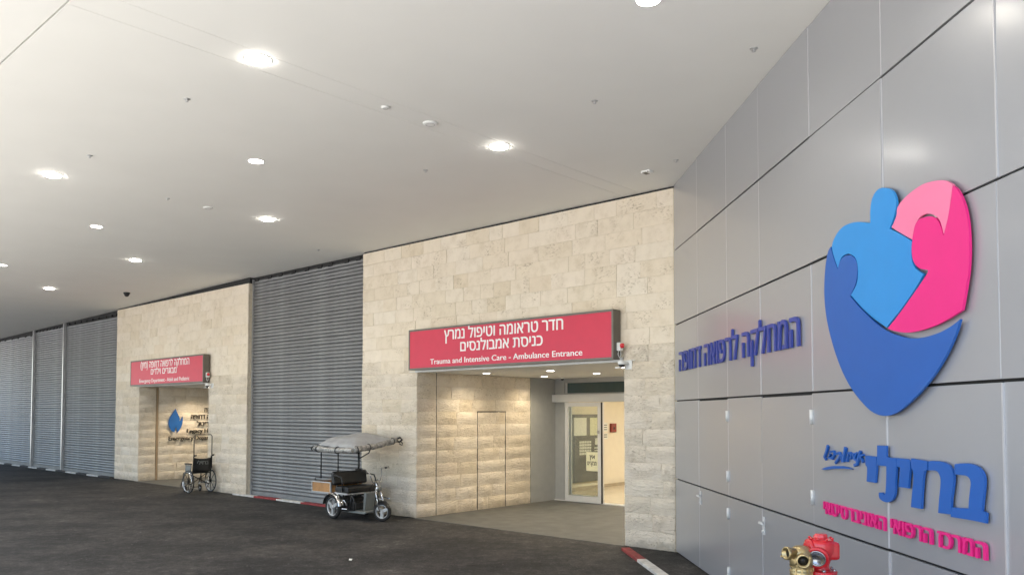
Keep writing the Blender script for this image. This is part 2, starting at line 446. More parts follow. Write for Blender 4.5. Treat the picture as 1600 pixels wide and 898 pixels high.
# outlines of the emblem and letters, metres along the panel wall and up
O_LIGHT_BLUE = [(6.12,3.547),(6.141,3.54),(6.164,3.532),(6.186,3.522),(6.205,3.511),(6.223,3.498),(6.238,3.484),(6.251,3.467),(6.262,3.449),(6.27,3.431),(6.274,3.414),(6.275,3.398),(6.272,3.381),(6.266,3.364),(6.258,3.346),(6.248,3.328),(6.237,3.312),(6.224,3.296),(6.212,3.282),(6.2,3.269),(6.189,3.258),(6.18,3.249),(6.21,3.235),(6.245,3.218),(6.281,3.2),(6.318,3.181),(6.355,3.161),(6.388,3.143),(6.415,3.128),(6.438,3.114),(6.457,3.103),(6.454,3.078),(6.449,3.049),(6.447,3.022),(6.449,3),(6.452,2.981),(6.459,2.963),(6.47,2.945),(6.484,2.929),(6.502,2.913),(6.528,2.897),(6.559,2.882),(6.584,2.869),(6.55,2.842),(6.509,2.81),(6.463,2.777),(6.413,2.745),(6.357,2.711),(6.3,2.678),(6.238,2.645),(6.173,2.613),(6.118,2.585),(6.068,2.608),(6.007,2.636),(5.947,2.666),(5.893,2.695),(5.841,2.726),(5.786,2.76),(5.725,2.8),(5.662,2.844),(5.608,2.882),(5.636,2.901),(5.668,2.923),(5.694,2.945),(5.709,2.968),(5.718,2.992),(5.723,3.016),(5.725,3.042),(5.723,3.068),(5.717,3.093),(5.708,3.115),(5.696,3.136),(5.678,3.155),(5.65,3.172),(5.615,3.187),(5.586,3.2),(5.556,3.202),(5.52,3.205),(5.489,3.203),(5.465,3.196),(5.444,3.184),(5.428,3.17),(5.416,3.153),(5.408,3.134),(5.401,3.118),(5.383,3.146),(5.362,3.178),(5.343,3.209),(5.327,3.237),(5.313,3.264),(5.304,3.287),(5.3,3.304),(5.3,3.319),(5.306,3.333),(5.318,3.349),(5.337,3.364),(5.359,3.379),(5.384,3.393),(5.413,3.406),(5.447,3.416),(5.483,3.423),(5.524,3.426),(5.569,3.425),(5.62,3.422),(5.675,3.415),(5.732,3.404),(5.797,3.387),(5.864,3.367),(5.92,3.35),(5.92,3.378),(5.92,3.411),(5.923,3.442),(5.929,3.47),(5.938,3.496),(5.951,3.518),(5.969,3.534),(5.99,3.546),(6.011,3.554),(6.03,3.558),(6.049,3.559),(6.068,3.558),(6.085,3.556),(6.102,3.552)]
O_DARK_BLUE = [(5.284,3.314),(5.294,3.288),(5.306,3.258),(5.323,3.225),(5.346,3.187),(5.373,3.148),(5.396,3.115),(5.406,3.129),(5.418,3.147),(5.433,3.162),(5.45,3.175),(5.47,3.185),(5.493,3.191),(5.522,3.194),(5.554,3.193),(5.585,3.189),(5.614,3.181),(5.641,3.17),(5.664,3.158),(5.681,3.145),(5.694,3.131),(5.704,3.117),(5.712,3.103),(5.718,3.087),(5.721,3.071),(5.72,3.051),(5.716,3.029),(5.71,3.008),(5.703,2.988),(5.694,2.968),(5.68,2.947),(5.655,2.923),(5.625,2.897),(5.598,2.875),(5.637,2.846),(5.683,2.812),(5.733,2.777),(5.787,2.742),(5.844,2.707),(5.905,2.671),(5.97,2.634),(6.039,2.598),(6.106,2.567),(6.17,2.543),(6.234,2.524),(6.294,2.508),(6.349,2.495),(6.401,2.485),(6.453,2.478),(6.503,2.473),(6.553,2.472),(6.603,2.473),(6.657,2.476),(6.711,2.481),(6.761,2.487),(6.805,2.496),(6.846,2.505),(6.881,2.515),(6.91,2.524),(6.935,2.534),(6.956,2.542),(6.947,2.525),(6.936,2.504),(6.923,2.481),(6.905,2.456),(6.885,2.429),(6.862,2.401),(6.839,2.375),(6.814,2.348),(6.785,2.32),(6.752,2.29),(6.714,2.259),(6.675,2.229),(6.633,2.2),(6.588,2.171),(6.543,2.144),(6.497,2.118),(6.451,2.095),(6.404,2.072),(6.355,2.05),(6.306,2.028),(6.258,2.01),(6.212,1.997),(6.167,1.988),(6.124,1.983),(6.084,1.981),(6.045,1.982),(6.005,1.986),(5.966,1.993),(5.925,2.003),(5.882,2.017),(5.834,2.038),(5.782,2.064),(5.732,2.092),(5.686,2.12),(5.642,2.149),(5.598,2.182),(5.551,2.22),(5.504,2.263),(5.458,2.309),(5.416,2.358),(5.376,2.41),(5.338,2.464),(5.302,2.52),(5.269,2.578),(5.239,2.634),(5.216,2.685),(5.196,2.733),(5.18,2.781),(5.167,2.83),(5.158,2.878),(5.153,2.926),(5.151,2.974),(5.153,3.021),(5.157,3.068),(5.166,3.115),(5.177,3.163),(5.189,3.204),(5.204,3.238),(5.219,3.267),(5.235,3.289),(5.252,3.302),(5.269,3.309)]
O_MAGENTA = [(6.91,3.333),(6.922,3.324),(6.937,3.314),(6.951,3.301),(6.965,3.284),(6.978,3.265),(6.992,3.243),(7.005,3.217),(7.019,3.188),(7.03,3.157),(7.039,3.123),(7.046,3.088),(7.051,3.051),(7.054,3.012),(7.055,2.972),(7.055,2.933),(7.053,2.894),(7.048,2.855),(7.043,2.818),(7.036,2.786),(7.028,2.756),(7.018,2.722),(7.004,2.679),(6.988,2.632),(6.974,2.592),(6.948,2.585),(6.917,2.577),(6.883,2.568),(6.845,2.559),(6.804,2.55),(6.763,2.542),(6.722,2.535),(6.68,2.53),(6.637,2.526),(6.594,2.522),(6.55,2.52),(6.505,2.519),(6.46,2.519),(6.414,2.52),(6.367,2.524),(6.316,2.531),(6.265,2.541),(6.221,2.551),(6.187,2.559),(6.16,2.568),(6.137,2.575),(6.186,2.601),(6.242,2.631),(6.299,2.663),(6.354,2.694),(6.408,2.727),(6.463,2.76),(6.523,2.797),(6.582,2.834),(6.623,2.862),(6.637,2.877),(6.634,2.883),(6.631,2.888),(6.607,2.893),(6.579,2.9),(6.553,2.908),(6.53,2.919),(6.51,2.932),(6.493,2.947),(6.479,2.963),(6.468,2.981),(6.461,3),(6.456,3.022),(6.455,3.045),(6.456,3.067),(6.46,3.089),(6.465,3.11),(6.472,3.13),(6.478,3.152),(6.486,3.173),(6.495,3.191),(6.507,3.204),(6.521,3.214),(6.537,3.22),(6.555,3.223),(6.575,3.224),(6.597,3.222),(6.623,3.22),(6.651,3.216),(6.677,3.209),(6.7,3.201),(6.721,3.19),(6.739,3.178),(6.754,3.163),(6.766,3.146),(6.777,3.128),(6.788,3.105),(6.797,3.08),(6.805,3.059),(6.812,3.068),(6.819,3.079),(6.828,3.095),(6.838,3.115),(6.849,3.139),(6.86,3.166),(6.871,3.197),(6.883,3.231),(6.893,3.262),(6.9,3.289),(6.905,3.313)]
O_LIGHT_PINK = [(6.207,3.253),(6.228,3.271),(6.251,3.292),(6.27,3.313),(6.277,3.332),(6.278,3.351),(6.287,3.368),(6.306,3.381),(6.332,3.393),(6.361,3.402),(6.394,3.411),(6.431,3.419),(6.468,3.425),(6.507,3.429),(6.547,3.433),(6.588,3.434),(6.631,3.431),(6.675,3.425),(6.716,3.418),(6.754,3.41),(6.79,3.401),(6.823,3.39),(6.853,3.375),(6.881,3.357),(6.904,3.342),(6.898,3.319),(6.892,3.293),(6.884,3.264),(6.875,3.232),(6.865,3.198),(6.854,3.167),(6.842,3.14),(6.829,3.116),(6.819,3.097),(6.812,3.085),(6.807,3.079),(6.803,3.074),(6.798,3.091),(6.791,3.112),(6.784,3.131),(6.776,3.148),(6.767,3.163),(6.755,3.178),(6.737,3.192),(6.715,3.206),(6.693,3.218),(6.673,3.227),(6.651,3.233),(6.63,3.238),(6.608,3.241),(6.585,3.242),(6.564,3.239),(6.546,3.233),(6.531,3.224),(6.516,3.214),(6.503,3.203),(6.491,3.19),(6.481,3.175),(6.472,3.156),(6.464,3.133),(6.458,3.114),(6.422,3.133),(6.379,3.156),(6.335,3.18),(6.291,3.205),(6.246,3.231)]
O_UNDERLINE = [(5.011,1.544),(5.034,1.549),(5.062,1.556),(5.093,1.562),(5.127,1.568),(5.164,1.574),(5.201,1.579),(5.237,1.583),(5.271,1.586),(5.306,1.588),(5.341,1.59),(5.375,1.592),(5.407,1.592),(5.437,1.592),(5.465,1.591),(5.492,1.589),(5.518,1.586),(5.542,1.582),(5.562,1.579),(5.537,1.579),(5.507,1.579),(5.472,1.577),(5.431,1.576),(5.386,1.573),(5.339,1.57),(5.292,1.566),(5.245,1.562),(5.201,1.558),(5.161,1.552),(5.125,1.547),(5.092,1.543),(5.061,1.542),(5.034,1.543)]
O_LETTERS = [[(6.848,1.701),(6.874,1.705),(6.904,1.709),(6.933,1.711),(6.96,1.713),(6.986,1.713),(7.009,1.712),(7.031,1.708),(7.051,1.703),(7.068,1.697),(7.082,1.69),(7.093,1.682),(7.103,1.673),(7.111,1.662),(7.117,1.649),(7.12,1.634),(7.12,1.614),(7.117,1.592),(7.114,1.57),(7.11,1.551),(7.106,1.534),(7.102,1.515),(7.098,1.495),(7.094,1.475),(7.091,1.458),(7.104,1.456),(7.118,1.454),(7.131,1.452),(7.129,1.433),(7.126,1.412),(7.124,1.393),(7.095,1.394),(7.059,1.394),(7.013,1.394),(6.946,1.392),(6.867,1.389),(6.798,1.386),(6.8,1.405),(6.804,1.426),(6.806,1.445),(6.832,1.446),(6.863,1.448),(6.893,1.45),(6.922,1.453),(6.95,1.455),(6.973,1.457),(6.975,1.473),(6.977,1.492),(6.98,1.511),(6.984,1.531),(6.988,1.55),(6.992,1.568),(6.995,1.582),(6.998,1.594),(6.998,1.605),(6.996,1.615),(6.991,1.624),(6.984,1.631),(6.975,1.637),(6.964,1.64),(6.946,1.642),(6.916,1.642),(6.878,1.641),(6.846,1.639),(6.846,1.659),(6.847,1.682)],
 [(6.574,1.7),(6.586,1.702),(6.601,1.705),(6.619,1.707),(6.64,1.708),(6.665,1.708),(6.689,1.708),(6.712,1.707),(6.735,1.706),(6.756,1.702),(6.774,1.696),(6.791,1.689),(6.805,1.679),(6.817,1.668),(6.826,1.654),(6.833,1.638),(6.834,1.621),(6.833,1.603),(6.829,1.581),(6.822,1.554),(6.814,1.523),(6.806,1.493),(6.802,1.461),(6.8,1.428),(6.798,1.401),(6.758,1.399),(6.71,1.396),(6.669,1.394),(6.672,1.416),(6.676,1.442),(6.68,1.469),(6.686,1.497),(6.692,1.525),(6.697,1.549),(6.7,1.569),(6.702,1.585),(6.702,1.599),(6.699,1.612),(6.693,1.623),(6.686,1.632),(6.678,1.64),(6.667,1.645),(6.652,1.649),(6.627,1.649),(6.598,1.647),(6.572,1.645),(6.573,1.663),(6.573,1.683)],
 [(6.376,1.708),(6.405,1.707),(6.44,1.706),(6.473,1.705),(6.506,1.704),(6.538,1.702),(6.565,1.7),(6.563,1.684),(6.561,1.664),(6.56,1.647),(6.549,1.644),(6.537,1.64),(6.526,1.637),(6.522,1.626),(6.516,1.612),(6.51,1.593),(6.505,1.566),(6.499,1.533),(6.494,1.5),(6.489,1.464),(6.485,1.427),(6.481,1.396),(6.445,1.395),(6.401,1.394),(6.363,1.393),(6.367,1.418),(6.372,1.448),(6.378,1.478),(6.384,1.507),(6.391,1.536),(6.396,1.563),(6.398,1.587),(6.397,1.608),(6.394,1.625),(6.388,1.635),(6.38,1.641),(6.374,1.65),(6.373,1.668),(6.375,1.689)],
 [(6.194,1.7),(6.239,1.7),(6.29,1.701),(6.329,1.7),(6.347,1.696),(6.355,1.691),(6.362,1.686),(6.359,1.665),(6.356,1.64),(6.351,1.612),(6.345,1.578),(6.338,1.542),(6.332,1.511),(6.294,1.511),(6.249,1.51),(6.211,1.509),(6.216,1.531),(6.222,1.557),(6.228,1.581),(6.231,1.603),(6.234,1.623),(6.236,1.641),(6.222,1.641),(6.206,1.641),(6.192,1.641),(6.193,1.659),(6.194,1.681)],
 [(5.937,1.774),(5.976,1.774),(6.022,1.775),(6.06,1.776),(6.059,1.754),(6.059,1.728),(6.058,1.706),(6.065,1.703),(6.074,1.7),(6.09,1.697),(6.12,1.697),(6.156,1.698),(6.186,1.699),(6.188,1.683),(6.19,1.664),(6.19,1.643),(6.187,1.619),(6.182,1.593),(6.177,1.566),(6.174,1.536),(6.172,1.505),(6.168,1.478),(6.163,1.459),(6.157,1.445),(6.149,1.433),(6.139,1.422),(6.127,1.413),(6.112,1.405),(6.096,1.398),(6.077,1.393),(6.058,1.39),(6.036,1.389),(6.012,1.391),(5.992,1.394),(5.975,1.398),(5.961,1.404),(5.952,1.412),(5.948,1.423),(5.948,1.435),(5.948,1.446),(5.962,1.447),(5.979,1.449),(5.993,1.45),(6,1.445),(6.008,1.44),(6.015,1.435),(6.022,1.438),(6.031,1.441),(6.038,1.443),(6.04,1.451),(6.043,1.461),(6.045,1.477),(6.049,1.504),(6.052,1.537),(6.055,1.567),(6.057,1.593),(6.057,1.617),(6.058,1.636),(6.017,1.636),(5.969,1.635),(5.927,1.634),(5.93,1.678),(5.934,1.73)],
 [(5.761,1.694),(5.813,1.694),(5.873,1.694),(5.922,1.693),(5.922,1.671),(5.922,1.643),(5.92,1.613),(5.914,1.579),(5.906,1.541),(5.9,1.509),(5.861,1.509),(5.814,1.508),(5.774,1.508),(5.779,1.539),(5.784,1.576),(5.785,1.604),(5.779,1.616),(5.769,1.62),(5.761,1.628),(5.76,1.648),(5.76,1.673)]]
O_SCRIPT = [([(5.132,1.739),(5.104,1.689),(5.066,1.643),(5.095,1.629)],0.0121),
 ([(5.177,1.693),(5.241,1.699),(5.25,1.674),(5.21,1.641)],0.0081),
 ([(5.176,1.674),(5.146,1.647),(5.224,1.639)],0.0081),
 ([(5.445,1.738),(5.431,1.702),(5.409,1.659),(5.402,1.628)],0.0135),
 ([(5.295,1.683),(5.344,1.691),(5.356,1.674),(5.322,1.645),(5.265,1.608)],0.0088),
 ([(5.384,1.681),(5.369,1.65),(5.382,1.63),(5.408,1.632)],0.0088),
 ([(5.476,1.695),(5.521,1.7),(5.54,1.684),(5.526,1.656)],0.0081),
 ([(5.502,1.685),(5.475,1.656),(5.467,1.632)],0.0088),
 ([(5.578,1.703),(5.571,1.679),(5.589,1.657),(5.62,1.65)],0.0088),
 ([(5.628,1.709),(5.602,1.675),(5.577,1.662)],0.0074),
 ([(5.681,1.723),(5.664,1.69),(5.639,1.651),(5.619,1.621),(5.581,1.61)],0.0108),
 ([(5.728,1.696),(5.688,1.689),(5.652,1.681)],0.0074),
 ([(5.67,1.679),(5.7,1.666),(5.72,1.642)],0.0081)]

# ================================================================== GROUND
def sheet(name, mat, pts, z, th=0):
    mb = MB()
    P = [Vector((p.x, p.y, z)) for p in pts]
    mb.add(P, [list(range(len(P)))])
    o = mb.build(name, mat); o['kind'] = 'structure'; return o
sheet('ground', 'bounce_ground', [Vector((-600,-600,0)), Vector((600,-600,0)), Vector((600,600,0)), Vector((-600,600,0))], -.012)  # pale ground out of view, added to bounce sunlight up onto the ceiling
sheet('asphalt_road', 'asphalt', [F(-14, .14), F(-14, -8.6), F(20, -8.6), F(20, -26), F(44, -26), F(44, .14)], -.004)  # outline beyond the view shaped for bounce light; left tongue added to cut it
for nm, s0, s1 in (('alcove_paving', .87, 5.61), ('alcove_paving', 13.72, 17.90)):
    mb = MB(); mb.box((-s1, -.06, -.1), (-s0, 4.24, .004))
    o = mb.build(nm, 'paving', None, A, RZ_F); o['kind'] = 'structure'

# ================================================================== CEILING (boards with open joints)
ceiling = obj('ceiling', None, None, A, RZ_F); ceiling['kind'] = 'structure'
def board(poly, zf=lambda s: ZC):
    # poly in (s,q); underside at zf
    mb = MB(); n = len(poly)
    lo = [(-s, q, zf(s)) for s, q in poly]; hi = [(-s, q, zf(s)+.05) for s, q in poly]
    mb.add(lo+hi, [list(range(n))[::-1], list(range(n, 2*n))] + [(i, (i+1) % n, n+(i+1) % n, n+i) for i in range(n)])
    return mb.build('ceiling_board', 'ceiling', ceiling)
g = .003
board([(-14, .3), (.56, .3), (.62-g, -1.5), (.66-g, -7.6), (.66-g, -10), (-14, -10)])
board([(.56+2*g, .3), (.62+g, -1.5), (.66+g, -7.85), (1.03-g, -7.85), (.90-g, -1.5), (.86-g, .3)])
board([(.86+g, .3), (.90+g, -1.5), (1.03+g, -7.845), (11.75, -7.845), (11.75, .3)])
board([(.66+g, -7.862), (.66+g, -10), (11.75, -10), (11.75, -7.862)])
board([(11.752, .3), (37, .3), (37, -10), (11.752, -10)], ceil_z)
mb = MB(); mb.box((-37, -10.2, ZC+.06), (14, .5, ZC+.5)); mb.box((-37, -10.25, ZC-.05), (14, -10.01, ZC+.52)); mb.build('roof_slab', 'ceiling', ceiling)

# ================================================================== STONE WALLS
def stone_templates(rough, n=7):
    out = []
    for k in range(n):
        nx, nz = 6, 4
        vs = []; fs = []
        for j in range(nz):
            for i in range(nx):
                x, z = i/(nx-1), j/(nz-1)
                e = (i in (0, nx-1)) or (j in (0, nz-1))
                if rough: d = random.uniform(.000, .014) if e else random.uniform(.020, .060) * (1.2 if j == 2 else .65)
                else: d = random.uniform(0, .0015) if e else random.uniform(.001, .005)
                xx, zz = x, z
                if not e: xx += random.uniform(-.05, .05); zz += random.uniform(-.06, .06)
                elif rough:
                    if i not in (0, nx-1): zz += random.uniform(-.014, .014)
                    if j not in (0, nz-1): xx += random.uniform(-.008, .008)
                vs.append((xx, -d, zz*.25))
        for j in range(nz-1):
            for i in range(nx-1):
                a = j*nx+i; fs.append((a, a+1, a+nx+1, a+nx))
        ring = [i for i in range(nx)] + [nx*(j+1)-1 for j in range(1, nz)] + [nz*nx-1-i for i in range(1, nx)] + [j*nx for j in range(nz-2, 0, -1)]
        k0 = len(vs)
        m = len(ring)
        for r_ in ring: vs.append((vs[r_][0], vs[r_][1]+.0002, vs[r_][2]))
        for r_ in ring: vs.append((vs[r_][0], .03, vs[r_][2]))
        for i in range(m): fs.append((k0+i, k0+m+i, k0+m+(i+1) % m, k0+(i+1) % m))
        nf = (nx-1)*(nz-1); mb = MB(); mb.add(vs, fs, True); mb.sm = [i < nf for i in range(len(fs))]
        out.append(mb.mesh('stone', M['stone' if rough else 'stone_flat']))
    return out
T_R, T_F = stone_templates(True), stone_templates(False)
CH = 0.2538
def lay_stones(parent, x0, x1, z0, z1, y=0, holes=(), forced=(), rough_to=2.9, door=None, rngw=(.32, .72), gap=.0035):
    """courses of stones over a rectangle; holes = (xa, xb, za, zb)"""
    rows = int(math.ceil((z1-z0)/CH-.2)); ch = (z1-z0)/rows
    for r in range(rows):
        za, zb = z0+r*ch, z0+(r+1)*ch
        segs = [(x0, x1)]
        cuts = [h for h in holes if h[2] < zb-.02 and h[3] > za+.02]
        for h in cuts:
            ns = []
            for a, b in segs:
                if h[1] <= a or h[0] >= b: ns.append((a, b)); continue
                if h[0] > a: ns.append((a, h[0]))
                if h[1] < b: ns.append((h[1], b))
            segs = ns
        for f in forced:
            xf, zt, gw = f
            if zb-.08 > zt: continue
            ns = []
            for a, b in segs:
                if a < xf < b: ns += [(a, xf-gw/2), (xf+gw/2, b)]
                else: ns.append((a, b))
            segs = ns
        for a, b in segs:
            L = b-a
            if L < .04: continue
            cut = [a]; 
            while b-cut[-1] > rngw[1]+.12:
                cut.append(cut[-1]+random.uniform(*rngw))
            if len(cut) > 1 and b-cut[-1] < .16: cut.pop()
            cut.append(b)
            for p, q2 in zip(cut[:-1], cut[1:]):
                zc = (za+zb)/2
                rough = zc < rough_to + random.uniform(-.25, .25)
                tpl = random.choice(T_R if rough else T_F)
                par = parent
                if door and p > door[0]-.02 and q2 < door[1]+.02 and zb < door[2]+.1: par = door[3]
                o = obj('stone', tpl, par)
                flip = random.random() < .5
                o.location = (p+gap/2, y + random.uniform(-.003, .003), za+gap/2)
                o.scale = ((q2-p-gap), random.uniform(.65, .95) if rough else random.uniform(.6, 1.4), (ch-gap)/.25)
                if par is not parent: o.location.x -= door[4]

ZT1 = ZC-.035
# main wall round the ambulance entrance
w1 = thing('stone_wall', 'pale limestone wall around the ambulance entrance, next to the grey panel wall', 'wall', A, RZ_F, 'limestone walls of the facade')
mb = MB()
mb.box((-7.30, .010, 0), (-5.62, .35, ZT1)); mb.box((-5.62, .006, 2.80), (-.86, .35, ZT1)); mb.box((-.86, .006, 0), (.25, .35, ZT1))
mb.build('wall_core', 'mortar', w1)
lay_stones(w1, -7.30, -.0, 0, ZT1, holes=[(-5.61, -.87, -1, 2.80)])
mb = MB(); mb.box((-7.3, .03, ZT1), (0.1, .2, ZC)); mb.build('shadow_gap', 'dark', w1)
# second wall round the emergency department entrance
w2 = thing('stone_wall', 'pale limestone wall between two roller shutters, around the emergency department entrance', 'wall', A, RZ_F, 'limestone walls of the facade')
zt2 = ceil_z(19.5)-.03
mb = MB()
mb.box((-13.71, .006, 0), (-11.83, .35, zt2)); mb.box((-17.91, .006, 2.79), (-13.71, .35, zt2)); mb.box((-19.54, .006, 0), (-17.91, .35, zt2))
mb.build('wall_core', 'mortar', w2)
lay_stones(w2, -19.55, -11.82, 0, zt2, holes=[(-17.90, -13.72, -1, 2.79)], rngw=(.36, .78))
mb = MB(); mb.prism([(-19.55, zt2), (-11.82, zt2), (-11.82, ZC-.001), (-19.55, ceil_z(19.55)-.001)], .03, .2); mb.build('shadow_gap', 'dark', w2)

# ---- alcoves: side wall, soffit, inner linings
def alcove(sl, sr, zs, label_side, second):
    base = F(sl, 0)
    # side wall, seen from the right; local x = depth
    sw = thing('stone_wall', label_side, 'wall', base, RZ_S, 'rock-faced side walls of the entrance alcoves')
    mb = MB(); mb.box((.012, .008, 0), (3.36, .3, zs-.004)); mb.build('wall_core', 'mortar', sw)
    if not second:
        dr = thing('concealed_door', 'narrow stone-clad door flush in the alcove side wall, outlined by a dark gap', 'door', F(sl, 2.10), RZ_S)
        mb = MB(); mb.box((-.425, .006, .012), (.425, .0075, 2.045)); mb.build('door_leaf', 'mortar', dr)
        mb = MB(); mb.box((.421, -.002, 0), (.441, .0078, 2.05)); mb.box((-.441, -.002, 0), (-.421, .0078, 2.05)); mb.box((-.441, -.012, 2.020), (.441, .0077, 2.040)); mb.build('door_gap', 'dark', dr)
        mb = MB(); mb.box((.50, -.002, 0), (.513, .0075, zs)); mb.build('vertical_joint', 'dark', sw)
        lay_stones(sw, 0.0, 3.36, 0, zs-.005, forced=[(.507, 9, .014), (1.668, 2.05, .022), (2.532, 2.05, .022)], door=(1.67, 2.53, 2.05, dr, 2.10))
    else:
        lay_stones(sw, 0.0, 3.36, 0, zs-.005, forced=[(.54, 9, .075)])
        mb = MB(); mb.box((.508, -.02, 0), (.572, .02, zs-.006)); mb.build('corner_post', 'post_brown', sw)
    # metal lining past the stone
    lin = thing('metal_panel', ('tall plain grey metal panel between the stone side wall and the sliding door' if not second else 'grey metal lining at the back of the emergency department alcove'), 'panel', base, RZ_S)
    mb = MB()
    for a, b in ((3.37, 4.25),): mb.box((a, -.01, .005), (b-.004, .06, zs-.004))
    mb.build('panel_sheet', 'grey_metal', lin)
    # right-hand lining
    r = thing('stone_wall', ('right-hand side wall of the ambulance alcove' if not second else 'right-hand side wall of the emergency department alcove'), 'wall', A, RZ_F)
    mb = MB(); mb.box((-sr, .36, 0), (-sr+.25, 4.2, zs)); mb.build('wall_core', 'stone_flat', r)
    # soffit
    so = thing('soffit', ('white soffit with small round lights over the ambulance entrance' if not second else 'white soffit over the emergency department entrance'), 'soffit', A, RZ_F)
    mb = MB(); mb.box((-sl-.2, -.02, zs), (-sr+.2, 4.5, zs+.012)); mb.build('soffit_board', 'ceiling', so)
    mb = MB(); mb.box((-sl, -.05, zs-.012), (-sr, -.021, zs+.06)); mb.build('edge_trim', 'white_alu', so)

alcove(5.61, .87, 2.79, 'rough limestone side wall of the ambulance alcove with a concealed door in it', False)
alcove(17.90, 13.72, 2.78, 'rough limestone side wall of the far alcove, carrying the blue flame emblem', True)

# ================================================================== ROLLER SHUTTERS
def shutter(s0, s1, label, q=.14, pitch=.079):
    t = thing('roller_shutter', label, 'roller shutter', F((s0+s1)/2, q), RZ_F, 'grey roller shutters along the facade')
    w = (s1-s0)/2; zt = ceil_z(s1)-.05
    n = int((zt-.12)/pitch)
    prof = [(.0, 0), (-.008, .006), (-.017, .020), (-.020, .038), (-.017, .056), (-.008, .070), (0, .0735), (.002, .079)]
    vs = []; fs = []
    for k, (y, z) in enumerate(prof): vs += [(-w+.03, y, z), (w-.03, y, z)]
    for k in range(len(prof)-1): fs.append((2*k, 2*k+1, 2*k+3, 2*k+2))
    mb = MB(); mb.add(vs, fs, True); me = mb.mesh('slat', M['slat'])
    for k in range(n):
        o = obj('slat', me, t); o.location = (0, random.uniform(-.003, .003), .12+k*pitch+random.uniform(-.001, .001)); o.rotation_euler = (random.uniform(-.05, .05), random.uniform(-.0006, .0006), random.uniform(-.0008, .0008))
    mb = MB(); mb.box((-w+.02, -.03, .02), (w-.02, .02, .12)); mb.build('bottom_bar', 'slat', t)
    for sg in (-1, 1):
        mb = MB(); mb.box((sg*w-.035 if sg > 0 else sg*w, -.04, 0), (sg*w if sg > 0 else sg*w+.035, .03, zt)); mb.build('guide_rail', 'guide', t)
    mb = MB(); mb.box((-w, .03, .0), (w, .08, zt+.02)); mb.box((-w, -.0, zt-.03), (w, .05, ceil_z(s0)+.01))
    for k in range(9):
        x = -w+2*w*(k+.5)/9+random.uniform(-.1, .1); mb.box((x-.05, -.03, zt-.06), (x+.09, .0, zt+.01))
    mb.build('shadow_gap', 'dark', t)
    return t
shutter(7.30, 11.82, 'broad grey roller shutter between the two stone walls, behind the parked tricycle')
shutter(19.56, 24.05, 'roller shutter directly left of the far stone wall, right one of the far three', .10)
shutter(24.06, 27.10, 'narrow roller shutter between two pale posts, middle one of the far three', .10)
shutter(27.11, 34.0, 'roller shutter at the left edge of the photo with bright sky reflections', .10)
for s in (24.055, 27.105):
    p = thing('guide_post', ('slim pale post between the right and middle far shutters' if s < 25 else 'slim pale post between the middle and leftmost far shutters'), 'post', F(s, .03), RZ_F, 'posts between the far shutters')
    mb = MB(); mb.box((-.045, -.03, 0), (.045, .05, ceil_z(s)-.03)); mb.build('post_shaft', 'alu', p)
    mb = MB(); mb.box((-.08, -.05, 0), (.08, .06, .012)); mb.build('base_plate', 'alu', p)

# ================================================================== KERBS
def kerb(label, loc, rz, segs, w, h, mats, group):
    t = thing('painted_kerb', label, 'kerb', loc, rz, group)
    for (a, b), m in zip(segs, mats):
        mb = MB(); mb.box((a+.004, 0, -.01), (b-.004, w, h), c=.008); mb.build('kerb_stone', m, t)
kerb('low red and white kerb in front of the broad shutter, beside the tricycle', F(0, -.10), RZ_F,
     [(-12.3+.98*k, -12.3+.98*(k+1)) for k in range(0, 5)], .15, .03, ['curb_white', 'curb_red', 'curb_white', 'curb_red', 'curb_white'], 'painted kerbs')
kerb('low kerb with worn white dashes in front of the far left shutters', F(0, -.12), RZ_F,
     [(-19.6-.92*(k+1), -19.6-.92*k) for k in range(0, 15)], .12, .04, ['curb_dark', 'curb_white']*7+['curb_dark'], 'painted kerbs')
kd = Vector((1.775, 9.893, 0))-Vector((1.60, 11.74, 0)); kd.normalize()
kerb('red and white painted kerb running from the stone pillar towards the viewer', Vector((1.60, 11.72, 0)), math.atan2(kd.y, kd.x),
     [(0, .92), (.92, 2.0), (2.0, 3.0), (3.0, 4.0), (4.0, 5.0)], .13, .035, ['curb_red', 'curb_white', 'curb_red', 'curb_white', 'curb_red'], 'painted kerbs')

# ================================================================== PANEL WALL
COLS = [0.02, 1.26, 2.49, 3.56, 4.80, 6.03, 7.25, 8.47, 9.69, 10.91, 12.13, 13.35, 14.57]
ROWS = [0.01, 1.06, 2.176, 3.272, 4.36, ZC-.004]
pw = thing('panel_wall', 'tall wall of glossy grey metal panels carrying the heart emblem', 'wall', A, RZ_W)
mb = MB(); mb.box((-.3, .03, 0), (16.5, .35, ZC)); mb.build('wall_core', 'dark', pw)
doors = []
def mkdoor(x0, x1, label):
    return thing('service_door', label, 'door', A + W*x1, RZ_W, 'grey service doors flush in the panel wall')
d1 = mkdoor(1.26, 2.49, 'grey service door nearest the stone wall, flush in the panel wall')
d2 = mkdoor(3.56, 4.80, 'grey service door left of the heart emblem, with a lever handle low at its left edge')
for r in range(5):
    for c in range(len(COLS)-1):
        x0, x1 = COLS[c], COLS[c+1]; z0, z1 = ROWS[r], ROWS[r+1]
        par, ox = pw, 0
        if r < 2 and c == 1: par, ox = d1, 2.49
        if r < 2 and c == 3: par, ox = d2, 4.80
        top = .010 if not (r == 1 and c in (1, 3)) else .022
        if r < 4:
            mbp = MB(); mbp.box((x0+.004-ox, 0, z0+.008), (x1-.004-ox, .022, z1-top), c=.0015)
        else:
            mbp = MB(); mbp.box((x0+.004-ox, 0, z0+.008), (x1-.004-ox, .022, z1))
        o = mbp.build('panel', 'panel', par)
        o.rotation_euler = (random.uniform(-.0012, .0012), 0, random.uniform(-.0012, .0012))
